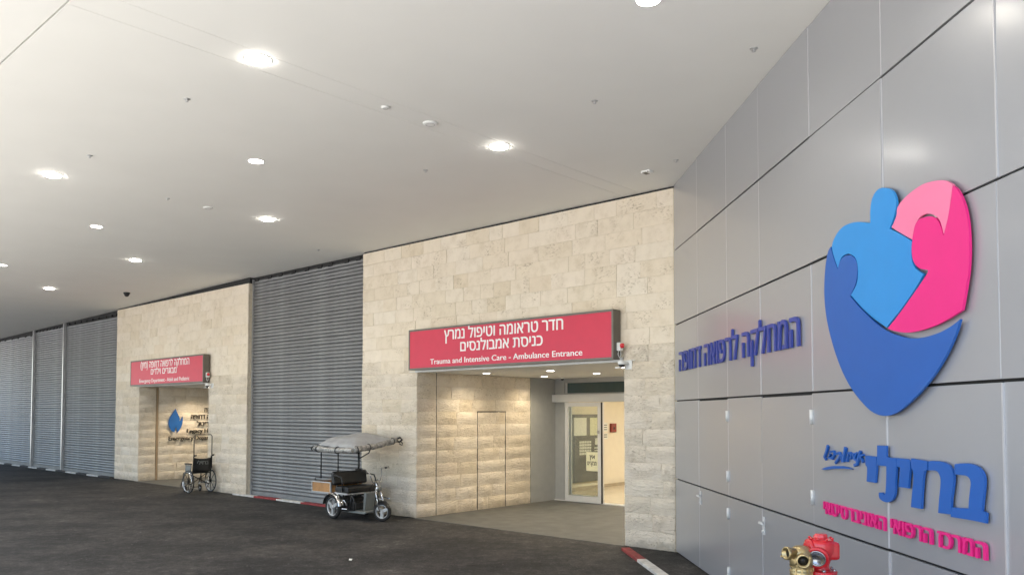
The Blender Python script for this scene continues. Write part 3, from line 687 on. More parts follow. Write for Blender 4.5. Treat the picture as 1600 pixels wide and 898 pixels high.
for c in range(1, len(COLS)-1):
    x = COLS[c]; m_ = MB()
    zb = 0.0 if c != 3 else 0.0
    for r in range(5):
        if c == 3 and r == 1: m_.box((x-.0025, .002, 1.07), (x+.0025, .02, 1.50)); continue
        z0, z1 = ROWS[r], ROWS[r+1]
        m_.box((x-.0045, -.0015, z0+.012), (x+.0045, .02, z1-.012))
    m_.build('joint_strip', 'joint_strip', pw)
for x, z in ((6.45, 4.47), (6.62, 3.95), (6.0, 3.55), (6.53, 4.47)):
    pass
for (dd, zs_) in ((d1, (1.964, 1.285, .867, .204)), (d2, (1.968, 1.290, .867, .204))):
    for z in zs_:
        mb = MB(); mb.cyl((0, -.012, z-.062), (0, -.012, z+.062), .017, 12)
        for k in (-.022, .022): mb.cyl((0, -.012, z+k-.0015), (0, -.012, z+k+.0015), .0185, 12)
        mb.box((-.02, -.004, z-.06), (.02, .001, z+.06))
        mb.build('hinge', 'white_alu', dd)
for dd, z, w_ in ((d1, .95, 1.16), (d2, .915, 1.20)):
    mb = MB(); mb.box((-w_-.022, -.008, z-.12), (-w_+.022, .002, z+.06), c=.003)
    mb.cyl((-w_, -.008, z), (-w_, -.055, z), .012, 10)
    mb.tube([(-w_, -.05, z), (-w_+.03, -.055, z), (-w_+.13, -.052, z-.004)], .011, 8)
    mb.cyl((-w_, -.005, z-.085), (-w_, -.022, z-.085), .014, 12)
    mb.build('handle', 'white_alu', dd)

# ================================================================== HEART EMBLEM AND RAISED LETTERS
em = thing('heart_emblem', 'large raised heart emblem of blue and pink figures on the grey panel wall', 'emblem', A, RZ_W)
for nm, O, m_, y in (('light_blue_figure', O_LIGHT_BLUE, 'light_blue', -.031), ('dark_blue_figure', O_DARK_BLUE, 'dark_blue', -.033),
                 ('magenta_figure', O_MAGENTA, 'magenta', -.032), ('light_pink_figure', O_LIGHT_PINK, 'light_pink', -.029)):
    mb = MB(); mb.prism(O, y-.008, y+.008); mb.build(nm, m_, em)
mb = MB()
for x, z in ((5.4, 3.0), (5.9, 3.2), (6.7, 3.2), (6.3, 2.9), (5.6, 2.3), (6.2, 2.2), (6.0, 3.0)): mb.cyl((x, -.028, z), (x, .0, z), .012, 8)
mb.build('spacer', 'alu', em)
nm_ = thing('wall_lettering', 'big raised blue Hebrew name under the heart emblem', 'lettering', A, RZ_W)
for O in O_LETTERS:
    mb = MB(); mb.prism(O, -.026, -.010); mb.build('letter', 'dark_blue', nm_)
sc_ = thing('wall_lettering', 'small handwritten blue script with an underline, left of the big blue name', 'lettering', A, RZ_W)
for pts, w_ in O_SCRIPT:
    mb = MB(); k = w_
    P = [Vector((x, -.03, z)) for x, z in pts]
    left = []; right = []
    for i, p in enumerate(P):
        d = (P[min(i+1, len(P)-1)]-P[max(i-1, 0)]).normalized(); nrm = Vector((-d.z, 0, d.x))
        left.append(((p+nrm*k).x, (p+nrm*k).z)); right.append(((p-nrm*k).x, (p-nrm*k).z))
    mb.prism(left+right[::-1], -.030+random.uniform(0, .002), -.010); mb.build('letter', 'dark_blue', sc_)
mb = MB(); mb.prism(O_UNDERLINE, -.028, -.010); mb.build('underline', 'dark_blue', sc_)
pk = thing('wall_lettering', 'raised pink Hebrew lettering in one line under the big blue name', 'lettering', A, RZ_W)
letter_row(H('המרכז הרפואי האוניברסיטאי'), 5.03, 7.115, 1.188, 1.284, -.006, .018, 'magenta', pk, bold=.018)
sd_ = thing('wall_lettering', 'raised violet-blue Hebrew lettering on the panel wall beside the stone wall', 'lettering', A, RZ_W)
letter_row(H('המחלקה לרפואה דחופה'), .36, 4.585, 2.588, 2.855, -.006, .022, 'blue_edge', sd_, bold=.008)

# ================================================================== ENTRANCE SIGNS
def sign(sl, sr, z0, z1, depth, label, lines):
    t = thing('sign_box', label, 'sign', F((sl+sr)/2, 0), RZ_F, 'red sign boxes over the entrances')
    w = (sl-sr)/2; y = -depth
    mb = MB(); mb.box((-w, y, z0), (w, -.03, z1), c=.004); mb.build('box_body', 'sign_frame', t)
    mb = MB(); mb.box((-w+.035, y-.004, z0+.035), (w-.035, y+.01, z1-.035)); mb.build('sign_face', 'sign_red', t)
    mb = MB()
    for a, b in (((-w, y-.008, z0), (w, y+.004, z0+.034)), ((-w, y-.008, z1-.034), (w, y+.004, z1))): mb.box(a, b)
    for a, b in (((-w, y-.0078, z0+.034), (-w+.034, y+.004, z1-.034)), ((w-.034, y-.0078, z0+.034), (w, y+.004, z1-.034))): mb.box(a, b)
    mb.build('sign_rim', 'sign_frame', t)
    for body, a, b, c, d, bold, zb in lines:
        fit_text('lettering', body, a, b, z0+c, z0+d, y-.004, .002, 'white_letter', t, bold, zbox=zb)
    return t
HB = (0, .66)
# widths in metres from the sign's centre (left negative); z from the sign's bottom
sign(5.60, .915, 2.812, 3.575, .215, 'large red sign box over the ambulance entrance, reading trauma and intensive care',
     [(H('חדר טראומה וטיפול נמרץ'), -1.366, 1.384, .52, .695, .02, (0, .60)), (H('כניסת אמבולנסים'), -.95, .961, .29, .455, .02, (0, .60)),
      ('Trauma and Intensive Care - Ambulance Entrance', -1.741, 1.762, .09, .19, .016, (0, .72))])
sign(18.03, 13.64, 2.79, 3.525, .20, 'smaller-looking red sign box over the far emergency department entrance',
     [(H('המחלקה לרפואה דחופה (מיון)'), -1.52, 1.43, .50, .67, .016, (0, .60)), (H('מבוגרים וילדים'), -.85, .71, .30, .455, .016, (0, .60)),
      ('Emergency Department - Adult and Pediatric', -1.585, 1.446, .085, .19, .012, (0, .72))])

# flame emblem and lettering on the far alcove's side wall
fe = thing('flame_emblem', 'blue flame-shaped emblem on the side wall of the far entrance', 'emblem', F(17.90, 0), RZ_S)
dp = [(1.07, 2.13), (1.12, 2.01), (1.18, 1.91), (1.205, 1.82), (1.20, 1.76), (1.225, 1.76), (1.26, 1.84), (1.285, 1.90), (1.30, 1.80), (1.29, 1.68), (1.25, 1.57), (1.19, 1.47), (1.135, 1.41), (1.125, 1.50), (1.09, 1.60), (1.055, 1.50), (1.05, 1.41),
      (.97, 1.46), (.89, 1.57), (.86, 1.68), (.875, 1.80), (.93, 1.92), (1.01, 2.04)]
mb = MB(); mb.prism(dp, -.075, -.05); mb.build('flame', 'drop_blue', fe)
mb = MB()
for x, z in ((1.0, 1.75), (1.15, 1.75)): mb.cyl((x, -.055, z), (x, -.0, z), .01, 8)
mb.build('spacer', 'alu', fe)
lw = thing('wall_lettering', 'raised black Hebrew and English lettering beside the blue flame emblem', 'lettering', F(17.90, 0), RZ_S)
for body, q0, q1, a, b, zb, bo in ((H('המחלקה'), 2.00, 2.62, 2.035, 2.165, (0, .6), .02), (H('לרפואה דחופה'), 1.565, 2.62, 1.82, 1.95, (0, .6), .02),
                           (H("ע״ש הריטג'"), 1.754, 2.70, 1.605, 1.73, (0, .6), .02),
                           ('Legacy Heritage', 1.44, 2.66, 1.395, 1.52, (0, .72), .016), ('Emergency Department', .875, 2.58, 1.175, 1.30, (0, .72), .016)):
    letter_row(body, q0, q1, a, b, -.05, .02, 'letter_black', lw, bo, yard='ה' if zb[1] < .7 else 'E')

# ================================================================== DOWNLIGHTS
def downlight(r, dim, label, grp, power):
    t = thing('downlight', label, 'ceiling light', (0, 0, 0), 0, grp)
    mb = MB(); mb.lathe([(r+.018, 0), (r+.016, -.003), (r+.001, -.004), (r-.002, -.003)], 28); mb.build('trim_ring', 'white', t)
    mb = MB(); mb.lathe([(r, -.0045), (r*.96, -.014), (r*.8, -.023), (r*.45, -.029), (0.0001, -.031)] if not dim else [(r, -.0045), (0.0001, -.0065)], 28); mb.build('lens', 'lens_dim' if dim else 'lens', t)  # bright lenses domed below the ceiling so they throw a glow halo on it
    ld = bpy.data.lights.new('downlight_lamp', 'SPOT'); ld.energy = power; ld.color = (1, .93, .80)
    ld.spot_size = radians(150); ld.spot_blend = .9; ld.shadow_soft_size = .09
    lo = obj('lamp', ld, t); lo.location = (0, 0, -.05)
    return t
proto_b = downlight(.115, False, '', 'bright round ceiling lights', LAMP_W)
proto_d = downlight(.095, True, '', 'dimmer round ceiling lights', LAMP_W*.35)
bright = [(.79, -6.268, 'brightest and largest ceiling light, near the top of the photo left of centre'), (.74, -2.96, 'bright ceiling light nearest the large red sign, above its left half'),
          (6.22, -6.25, 'bright ceiling light near the left edge, high above the left shutters'), (6.23, -2.87, 'bright ceiling light in front of the broad shutter'),
          (11.65, -2.80, 'bright ceiling light above the far stone wall and its red sign'), (16.82, -2.82, 'bright ceiling light low at the left, above the far left shutters')]
dim = [(-2.54, -4.75, 'round ceiling light cut off by the top edge of the photo'), (3.547, -4.667, 'dimmer ceiling light midway, between the two rows of bright ones'),
       (9.016, -4.60, 'small dimmer ceiling light left of the middle, above the far stone wall'), (14.275, -4.61, 'dimmer ceiling light cut by the left edge of the photo')]
for i, (s, q, lab) in enumerate(bright):
    o = proto_b if i == 0 else dup(proto_b); o.location = F(s, q, ceil_z(s)-.001); o['label'] = lab
for i, (s, q, lab) in enumerate(dim):
    o = proto_d if i == 0 else dup(proto_d); o.location = F(s, q, ceil_z(s)-.001); o['label'] = lab
    if i == 0: o.children[1].data = o.children[1].data
# lamps of the same grid beyond the frame (they light the scene)
for s, q, lab in ((11.65, -6.25, 'bright ceiling light just outside the left edge of the photo'), (17, -6.25, 'bright ceiling light farther outside the left edge of the photo')):
    o = dup(proto_b); o.location = F(s, q, ceil_z(s)-.001); o['label'] = lab
# alcove lights
pa = downlight(.07, True, '', 'small lights in the ambulance alcove soffit', LAMP_W*.38)
for ch in pa.children:
    if ch.type == 'LIGHT': ch.data.color = (1, .84, .60); ch.data.shadow_soft_size = .05
al = [(4.92, 1.21, 2.79, 'soffit light leftmost in the ambulance alcove'), (4.95, 3.05, 2.79, 'soffit light second from left in the ambulance alcove, near the metal panel'),
      (3.42, 1.37, 2.79, 'soffit light third from left in the ambulance alcove, under the sign'), (3.33, 2.72, 2.79, 'soffit light rightmost in the ambulance alcove'),]
for i, (s, q, z, lab) in enumerate(al):
    o = pa if i == 0 else dup(pa); o.location = F(s, q, z-.001); o['label'] = lab
for s, q, lab in ((1.8, 1.3, 'front soffit light hidden behind the right stone pillar'), (1.8, 2.8, 'rear soffit light hidden behind the right stone pillar')):
    o = dup(pa); o.location = F(s, q, 2.789); o['label'] = lab
o = dup(pa); o.location = F(16.9, 1.63, 2.779); o['label'] = 'small soffit light above the blue flame emblem'; o['group'] = 'small lights in the far alcove soffit'
for ch in o.children:
    if ch.type == 'LIGHT': ch.data = ch.data.copy(); ch.data.energy *= 2.2; far_lamp = ch.data
o = dup(pa); o.location = F(15.4, 1.63, 2.779); o['label'] = 'small light in the far alcove soffit, hidden by its pillar'; o['group'] = 'small lights in the far alcove soffit'

# ceiling fittings
def sprinkler(s, q, lab):
    t = thing('sprinkler', lab, 'sprinkler', F(s, q, ceil_z(s)), RZ_F, 'small sprinklers in the ceiling')
    mb = MB(); mb.lathe([(.035, -.001), (.034, -.006), (.014, -.010)], 16); mb.build('rosette', 'alu', t)
    mb = MB(); mb.lathe([(.010, -.008), (.009, -.014), (.005, -.020)], 10)
    for a in (0, pi): mb.tube([(.010*cos(a), 0, -.014), (.016*cos(a), 0, -.022), (0, 0, -.028)], .003, 6)
    mb.lathe([(.0001, -.028), (.018, -.029), (.018, -.030), (.0001, -.031)], 14); mb.build('head', 'alu', t)
for s, q, lab in ((2.21, -6.265, 'tiny sprinkler left below the brightest ceiling light'), (4.944, -6.226, 'tiny sprinkler right above the bright light near the left edge'),
                  (-.995, -3.342, 'tiny sprinkler right above the light nearest the large sign'), (-2.80, -3.371, 'tiny sprinkler in the ceiling beside the panel wall top'),
                  (2.159, -2.911, 'tiny sprinkler left of the light nearest the large sign'), (7.756, -.793, 'tiny sprinkler in the ceiling in front of the broad shutter top'),
                  (6.222, -4.61, 'tiny sprinkler in the middle of the ceiling left of the dimmer light'), (-.634, -1.016, 'tiny sprinkler at the ceiling corner over the panel wall')):
    sprinkler(s, q, lab)
for s, q, r, lab in ((.80, -4.069, .085, 'flat white disc in the ceiling strip, larger of two'), (.80, -4.727, .045, 'flat white disc in the ceiling strip, smaller of two'), (6.266, -3.928, .075, 'flat disc in the ceiling above the broad shutter')):
    t = thing('ceiling_disc', lab, 'detector', F(s, q, ceil_z(s)), 0, 'flat white discs on the ceiling')
    mb = MB(); mb.lathe([(r, -.001), (r, -.014), (r*.85, -.02), (r*.3, -.022), (.0001, -.022)], 24); mb.build('cover', 'white', t)
    mb = MB(); mb.torus(r*.6, .003, 20, 6, TR((0, 0, -.021), rx=pi/2)); mb.build('ring', 'grey_metal', t)
t = thing('ceiling_fixture', 'small white box fitting on the ceiling near the top of the stone wall corner', 'fixture', F(-.097, -.864, ZC), RZ_F)
mb = MB(); mb.box((-.07, -.05, -.035), (.07, .05, -.001), c=.006); mb.build('housing', 'white', t)
mb = MB(); mb.box((-.045, -.055, -.028), (.02, .045, -.0355)); mb.box((.03, -.052, -.02), (.055, -.04, -.034)); mb.build('dark_window', 'sign_frame', t)
def dome(loc, rz, lab, body, r):
    t = thing('dome_camera', lab, 'camera', loc, rz)
    mb = MB(); mb.lathe([(r, 0), (r, -r*.35), (r*.8, -r*.55)], 20); mb.build('housing', body, t)
    mb = MB(); mb.lathe([(r*.78, -r*.55), (r*.7, -r*.9), (r*.45, -r*1.2), (.0001, -r*1.32)], 20); mb.build('dome', 'black', t)
    return t
dome(F(16.165, -1.121, ceil_z(16.165)), 0, 'black dome camera on the ceiling above the far stone wall', 'black', .085)
dome(F(5.0, 3.75, 2.79), 0, 'small dome camera at the back of the ambulance alcove soffit', 'white', .05)

# cameras and sirens beside the signs
def wall_cam(s, z, lab):
    t = thing('wall_camera', lab, 'camera', F(s, 0, z), RZ_F, 'white cameras beside the signs')
    mb = MB(); mb.box((-.02, -.05, -.07), (.10, -.02, .07), c=.008); mb.tube([(.03, -.05, .02), (.02, -.11, .03), (-.01, -.13, .03)], .022, 10); mb.build('bracket', 'white', t)
    T = TR((-.02, -.14, .02))
    mb = MB(); mb.lathe([(.0001, .05), (.04, .045), (.06, .02), (.062, -.02)], 18, T); mb.build('housing', 'white', t)
    mb = MB(); mb.lathe([(.05, -.02), (.044, -.042), (.026, -.06), (.0001, -.066)], 18, T); mb.build('dome', 'black', t)
    mb = MB(); mb.box((-.10, -.20, -.055), (-.02, -.14, -.035), T=None); mb.build('base_lip', 'white', t)
wall_cam(.80, 2.73, 'white camera on the stone pillar just under the right end of the large sign')
wall_cam(13.52, 2.70, 'white camera on the stone just under the right end of the far sign')
def siren(s, z, d, lab):
    t = thing('siren', lab, 'siren', F(s, -d, z), RZ_F, 'red and white sirens on the sign ends')
    mb = MB(); mb.box((.002, -.03, -.075), (.07, .05, .05), c=.006); mb.build('base', 'white', t)
    mb = MB(); mb.lathe([(.04, 0), (.038, .03), (.025, .045), (.0001, .05)], 16, TR((.07, .0, .0), ry=pi/2)); mb.build('beacon', 'red_paint', t)
    mb = MB(); mb.tube([(.02, .0, -.07), (.015, -.01, -.13), (.035, .0, -.18), (.05, .02, -.14), (.045, .02, -.08)], .006, 6); mb.build('cable', 'white', t)
siren(.915, 3.02, .11, 'red and white siren on the right end of the large sign')
siren(13.64, 3.0, .11, 'red and white siren on the right end of the far sign')

# ================================================================== SLIDING DOOR AND ROOM BEHIND
QB = 4.25
dw = thing('sliding_door', 'automatic glass sliding door with aluminium frame at the back of the ambulance alcove', 'door', F(0, QB), RZ_F)
mb = MB(); mb.box((-5.61, 0, 0), (-5.33, .14, 2.79)); mb.box((-1.15, 0, 0), (-.87, .14, 2.79)); mb.box((-5.33, .005, 2.69), (-1.15, .14, 2.79)); mb.box((-5.33, .005, 2.42), (-1.15, .14, 2.455)); mb.build('frame', 'grey_metal', dw)
mb = MB(); mb.box((-5.60, -.13, 2.25), (-.88, -.002, 2.425), c=.006); mb.build('track_beam', 'white_alu', dw)
mb = MB(); mb.box((-5.29, .05, 2.455), (-1.15, .07, 2.69)); mb.build('transom_pane', 'dark_glass', dw)
mb = MB(); mb.box((-5.33, .03, 2.455), (-5.28, .10, 2.69)); mb.box((-3.27, .03, 2.455), (-3.23, .10, 2.69)); mb.build('transom_bar', 'alu', dw)
def leaf(x0, x1, y, parent_name, z0=.02, z1=2.24, st=.085):
    f = MB(); f.box((x0, y, z0), (x0+st, y+.045, z1)); f.box((x1-st, y, z0), (x1, y+.045, z1)); f.box((x0+st, y+.001, z1-.09), (x1-st, y+.044, z1)); f.box((x0+st, y+.001, z0), (x1-st, y+.044, z0+.13))
    o = f.build(parent_name, 'white_alu', dw)
    p = MB(); p.box((x0+st, y+.018, z0+.13), (x1-st, y+.026, z1-.09)); p.build('pane', 'glass', o)
    return o
lf = leaf(-5.25, -4.255, -.09, 'door_leaf')
leaf(-5.27, -4.30, .05, 'fixed_panel')
leaf(-2.20, -1.20, -.09, 'door_leaf'); leaf(-2.18, -1.18, .05, 'fixed_panel')
mb = MB(); mb.box((-4.254, -.085, .02), (-4.235, -.05, 2.24)); mb.build('rubber_seal', 'rubber', lf)
mb = MB(); mb.box((-4.345, -.115, 1.55), (-4.285, -.09, 1.62), c=.006); mb.build('lock', 'grey_metal', lf)
mb = MB(); mb.box((-5.61, -.06, .005), (-.87, .14, .02)); mb.build('threshold', 'white_alu', dw)
ps = thing('notice', 'ivory no-visitors notice stuck low on the sliding glass door', 'notice', F(0, QB), RZ_F)
mb = MB(); mb.box((-4.66, -.0795, .72), (-4.35, -.0765, 1.14)); mb.build('sheet', 'paper_yellow', ps)
fit_text('lettering', H('אין'), -4.57, -4.42, .99, 1.07, -.0796, .001, 'letter_black', ps, .03, zbox=(0, .6))
fit_text('lettering', H('מבקרים'), -4.63, -4.38, .85, .93, -.0796, .001, 'letter_black', ps, .03, zbox=(0, .6))
# room
rm = thing('lobby_room', 'warmly lit cream room behind the sliding glass door', 'room', A, RZ_F)
mb = MB(); mb.box((-6.62, 4.41, 0), (-6.5, 12, 2.72)); mb.box((-6.5, 12, 0), (-.5, 12.1, 2.72)); mb.box((-.62, 4.41, 0), (-.5, 12, 2.72)); mb.box((-6.6, 4.395, 0), (-5.61, 4.41, 2.8)); mb.box((-.87, 4.395, 0), (-.5, 4.41, 2.8)); mb.build('room_wall', 'room_wall', rm)
mb = MB(); mb.box((-6.6, 4.395, -.1), (-.5, 12, .006)); mb.build('room_floor', 'room_floor', rm)
mb = MB(); mb.box((-6.6, 4.395, 2.72), (-.5, 12.1, 2.85)); mb.build('room_ceiling', 'ceiling', rm)
mb = MB(); mb.box((-6.5, 4.42, .006), (-6.485, 11.98, .10)); mb.build('skirting', 'skirting', rm)
for y in (5.6, 8.2, 10.6):
    mb = MB(); mb.box((-4.2, y-.3, 2.70), (-3.0, y+.3, 2.715)); mb.build('ceiling_lamp', 'room_lamp', rm)
SR = 6.5
nb = thing('notice_board', 'large charcoal wall board with pale panes and lists, seen through the glass door', 'board', F(SR, 6.0), RZ_S)
mb = MB(); mb.box((0, -.06, .22), (1.22, -.001, 1.97), c=.004); mb.build('backing', 'board', nb)
for a, b, c, d, m_ in ((.06, .60, 1.42, 1.88, 'paper'), (.76, 1.08, 1.42, 1.88, 'paper_yellow'), (.98, 1.2, 1.17, 1.34, 'paper')):
    mb = MB(); mb.box((a, -.066, c), (b, -.0605, d)); mb.build('pane_sheet', m_, nb)
for k in range(7):
    for j in range(5):
        mb = MB(); mb.box((.30+k*.075, -.064, .92+j*.075), (.355+k*.075, -.0605, .975+j*.075)); mb.build('list_slip', 'paper', nb)
for k in range(4):
    mb = MB(); mb.box((.95, -.064, .86+k*.07), (1.15, -.0605, .89+k*.07)); mb.build('list_slip', 'paper', nb)
rb = thing('call_point', 'dark red box on the cream wall inside the open door', 'box', F(SR, 7.86), RZ_S)
mb = MB(); mb.box((-.12, -.07, 1.48), (.12, -.001, 1.72), c=.01); mb.build('housing', 'red_box', rb)
mb = MB(); mb.box((-.03, -.078, 1.56), (.03, -.0705, 1.62)); mb.build('button', 'black', rb)
pn = thing('notice', 'white notices taped beside the dark red box inside the open door', 'notice', F(SR, 7.56), RZ_S)
mb = MB(); mb.box((-.13, -.006, 1.50), (.09, -.001, 1.74)); mb.box((-.13, -.006, 1.30), (.09, -.001, 1.46)); mb.build('sheet', 'paper', pn)
for z in (1.68, 1.62, 1.56, 1.42, 1.36):
    mb = MB(); mb.box((-.09, -.0075, z-.012), (.05, -.0062, z+.008)); mb.build('printed_line', 'letter_black', pn)

# far alcove back wall
bw = thing('glass_door', 'glass door wall at the back of the far emergency entrance', 'door', F(0, QB), RZ_F)
mb = MB(); mb.box((-17.9, 0, 0), (-17.5, .12, 2.78)); mb.box((-14.1, 0, 0), (-13.72, .12, 2.78)); mb.box((-17.5, 0, 2.3), (-14.1, .12, 2.78)); mb.build('frame', 'grey_metal', bw)
mb = MB(); mb.box((-17.5, .04, 0.01), (-14.1, .06, 2.3)); mb.build('pane', 'dark_glass', bw)

# ================================================================== THREE-WHEELER
tk = thing('electric_tricycle', 'three-wheeled passenger tricycle with black bench seat and folded grey canopy, parked before the shutter', 'tricycle', Vector((-3.144, 15.415, 0)), RZ_F)
def wheel(parent, x, y, r, wt, spokes=3, toe=0, lean=0):
    T = TR((x, y, r), rz=toe)
    mb = MB(); mb.torus(r-wt, wt, 32, 10, T @ Matrix.Diagonal((1, 1.15, 1, 1))); w = mb.build('wheel', 'rubber', parent)
    mb = MB(); R = r-wt*1.75
    mb.torus(R, .014, 30, 8, T @ Matrix.Diagonal((1, 2.2, 1, 1)))
    mb.build('rim', 'alloy', w)
    mb = MB()
    mb.cyl((0, -.05, 0), (0, .05, 0), .03, 14, T)
    for k in range(spokes):
        a = 2*pi*k/spokes+.5
        c_, s_ = cos(a), sin(a)
        pr = [(.02*c_-.030*s_, .02*s_+.030*c_), (R*c_-.022*s_, R*s_+.022*c_), (R*c_+.03*s_, R*s_-.03*c_), (.02*c_+.034*s_, .02*s_-.034*c_)]
        mb.prism(pr, -.022, .022, T)
    mb.build('spokes', 'alloy', w)
    return w
wheel(tk, 0, -.37, .225, .036); wheel(tk, 0, .37, .225, .036)
wheel(tk, .99, .01, .182, .034, toe=.42)
for y in (-.37, .37):       # fenders
    mb = MB(); pr = []
    for k in range(17):
        a = radians(8+k*10.2); pr.append((cos(a), sin(a)))
    vs = []; fs = []
    for cx_, sx_ in pr:
        for yy, rr in ((-.07, .250), (-.05, .272), (.05, .272), (.07, .250)): vs.append((cx_*rr, y+yy, .225+sx_*rr))
    for k in range(16):
        for j in range(3): fs.append((k*4+j, k*4+j+1, k*4+j+5, k*4+j+4))
    mb.add(vs, fs, True); mb.build('fender', 'chrome', tk)
mb = MB()
for y in (-.29, .29):
    mb.tube([(-.60, y, .47), (.45, y, .47), (.52, y, .40), (.56, y, .20), (.30, y, .17), (-.2, y, .19)], .014, 8)
mb.tube([(0, -.36, .205), (0, .36, .205)], .018, 10)
mb.tube([(.30, -.29, .17), (.30, .29, .17)], .014, 8); mb.tube([(-.60, -.29, .47), (-.60, .29, .47)], .014, 8); mb.tube([(-.18, -.29, .19), (-.18, .29, .19)], .014)
for x in (-.2, .2, .45):
    for y in (-.29, .29): mb.tube([(x, y, .47), (x*.9, y, .18)], .012, 6)
mb.build('frame', 'black_frame', tk)
mb = MB(); mb.box((-.16, -.24, .17), (.22, .20, .40), c=.03); mb.box((.0, -.30, .20), (.20, -.24, .34), c=.015); mb.box((.24, -.20, .19), (.46, .18, .33), c=.02); mb.cyl((.28, -.2, .27), (.28, .2, .27), .085, 18); mb.cyl((.10, -.33, .27), (.10, -.24, .27), .05, 14); mb.build('motor_housing', 'engine', tk)
mb = MB(); mb.tube([(.02, -.31, .33), (.12, -.34, .38), (.24, -.30, .36), (.3, -.28, .26)], .013, 8); mb.tube([(-.05, -.26, .24), (.1, -.36, .20), (.34, -.30, .20)], .018, 8); mb.box((.02, -.345, .255), (.10, -.33, .30), c=.006); mb.build('exhaust', 'chrome', tk)
mb = MB(); mb.prism([(.14, .145), (.80, .145), (.86, .17), (.86, .185), (.14, .175)], -.27, .27); mb.build('footboard', 'plate', tk)
mb = MB(); mb.prism([(.60, .19), (.64, .18), (.70, .50), (.62, .52)], -.13, .08); mb.build('leg_shield', 'plate', tk)
mb = MB(); mb.box((.03, -.37, .50), (.44, .37, .62), c=.035); mb.build('seat_cushion', 'black_vinyl', tk)
T = TR((-.01, 0, .76), ry=radians(-9))
mb = MB(); mb.box((-.05, -.40, -.13), (.05, .40, .13), T=T, c=.04); mb.build('backrest', 'black_vinyl', tk)
mb = MB()
for y in (-.25, .25): mb.tube([(-.07, y, .47), (-.06, y, .66), (-.04, y, .8)], .013, 8)
mb.box((0, -.36, .475), (.42, .36, .50)); mb.build('seat_frame', 'alu', tk)
mb = MB()
for y in (-.39, .39): mb.tube([(-.02, y, .80), (.10, y, .82), (.26, y, .80), (.30, y, .74), (.30, y, .52)], .014, 8)
mb.build('armrest', 'black_frame', tk)
# basket box
bk = MB()
for a, b in (((-.68, -.38, .49), (-.08, -.36, .67)), ((-.68, .36, .49), (-.08, .38, .67)), ((-.68, -.36, .491), (-.66, .36, .669)), ((-.10, -.36, .491), (-.08, .36, .669)), ((-.66, -.36, .48), (-.10, .36, .50))): bk.box(a, b)
bk_ = bk.build('cargo_box', 'wood', tk)
mb = MB()
for x0, x1, z0, z1 in ((-.69, -.07, .665, .685), (-.69, -.07, .475, .492)): mb.box((x0, -.392, z0), (x1, -.355, z1)); mb.box((x0, .355, z0), (x1, .392, z1))
for x in (-.69, -.09): mb.box((x, -.391, .492), (x+.022, -.356, .665)); mb.box((x, .356, .492), (x+.022, .391, .665))
mb.box((-.692, -.355, .665), (-.655, .355, .684)); mb.box((-.105, -.355, .665), (-.07, .355, .684)); mb.build('metal_edging', 'alu', bk_)
mb = MB(); mb.tube([(-.60, -.37, .69), (-.60, -.37, .745), (-.05, -.37, .77)], .009, 6); mb.tube([(-.60, .37, .69), (-.60, .37, .745), (-.05, .37, .77)], .009, 6); mb.build('rail', 'black_frame', tk)
# canopy poles
def cz(x, y): return 1.36+.15*(y+.45)/.95
for (x, y, r) in ((-.40, -.375, .013), (-.40, .02, .013), (-.22, .385, .02)):
    mb = MB(); mb.tube([(x, y, .74 if y < -.3 else .47), (x, y, cz(x, y)-.02)], r, 10); mb.build('canopy_pole', 'black_frame', tk)
mb = MB(); mb.tube([(-.40, -.385, 1.33), (-.40, .5, 1.44)], .014, 8); mb.tube([(-.22, .385, 1.40), (.35, .3, 1.42), (.72, .25, 1.41)], .014, 8); mb.tube([(.35, .3, 1.42), (.1, .385, 1.22), (-.2, .385, 1.1)], .012, 6)
mb.box((-.27, .33, 1.28), (-.14, .44, 1.40)); mb.build('canopy_frame', 'black_frame', tk)
# draped tarpaulin
vs = []; fs = []; nx, ny = 15, 13
random.seed(5)
for j in range(ny):
    for i in range(nx):
        a, b = i/(nx-1), j/(ny-1)
        x = -.50+1.24*a; y = -.45+.95*b
        e = min(a, 1-a, b, 1-b)
        z = cz(x, y)+.045*sin(pi*a)*.6+.13*min(1, e*5)-.03+.04*(1-b)*(1-.5*a)+random.uniform(-.006, .006)+.012*sin(9*a+5*b)
        if a < .08: x += .04; 
        vs.append((x, y, z))
n0 = len(vs)
for (x, y, z) in vs[:n0]: vs.append((x, y, z-.03))
for j in range(ny-1):
    for i in range(nx-1):
        a = j*nx+i; fs += [(a, a+1, a+nx+1, a+nx), (n0+a, n0+a+nx, n0+a+nx+1, n0+a+1)]
ring = [i for i in range(nx)] + [nx*(j+1)-1 for j in range(1, ny)] + [ny*nx-1-i for i in range(1, nx)] + [j*nx for j in range(ny-2, 0, -1)]
for i in range(len(ring)):
    a, b = ring[i], ring[(i+1) % len(ring)]; fs.append((a, n0+a, n0+b, b))
mb = MB(); mb.add(vs, fs, True); cn = mb.build('canopy', 'tarp', tk)
def roll(p0, p1, r, name):
    P0, P1 = Vector(p0), Vector(p1); k = 16; pts = []; rs = []
    for i in range(k+1):
        t_ = i/k; p = P0.lerp(P1, t_); p.z += -.018*sin(pi*t_)+random.uniform(-.004, .004); pts.append(p); rs.append(r*(.82+.3*random.random())*(1 if .04 < t_ < .96 else .7))
    mb = MB(); mb.tube(pts, r, 12, rs=rs); o = mb.build(name, 'clear_roll', tk)
    for t_ in ((.12, .62) if 'side' in name else (.06, .34, .90)):
        p = P0.lerp(P1, t_); d = (P1-P0).normalized()
        mb = MB(); rot = d.to_track_quat('Y', 'Z').to_matrix().to_4x4()
        mb.torus(r*1.1, .008, 18, 6, Matrix.Translation(p+Vector((0, 0, -.014*sin(pi*t_)))) @ rot); mb.build('strap', 'black', o)
roll((-.50, -.47, 1.325), (.72, -.47, 1.315), .060, 'rolled_side_curtain')
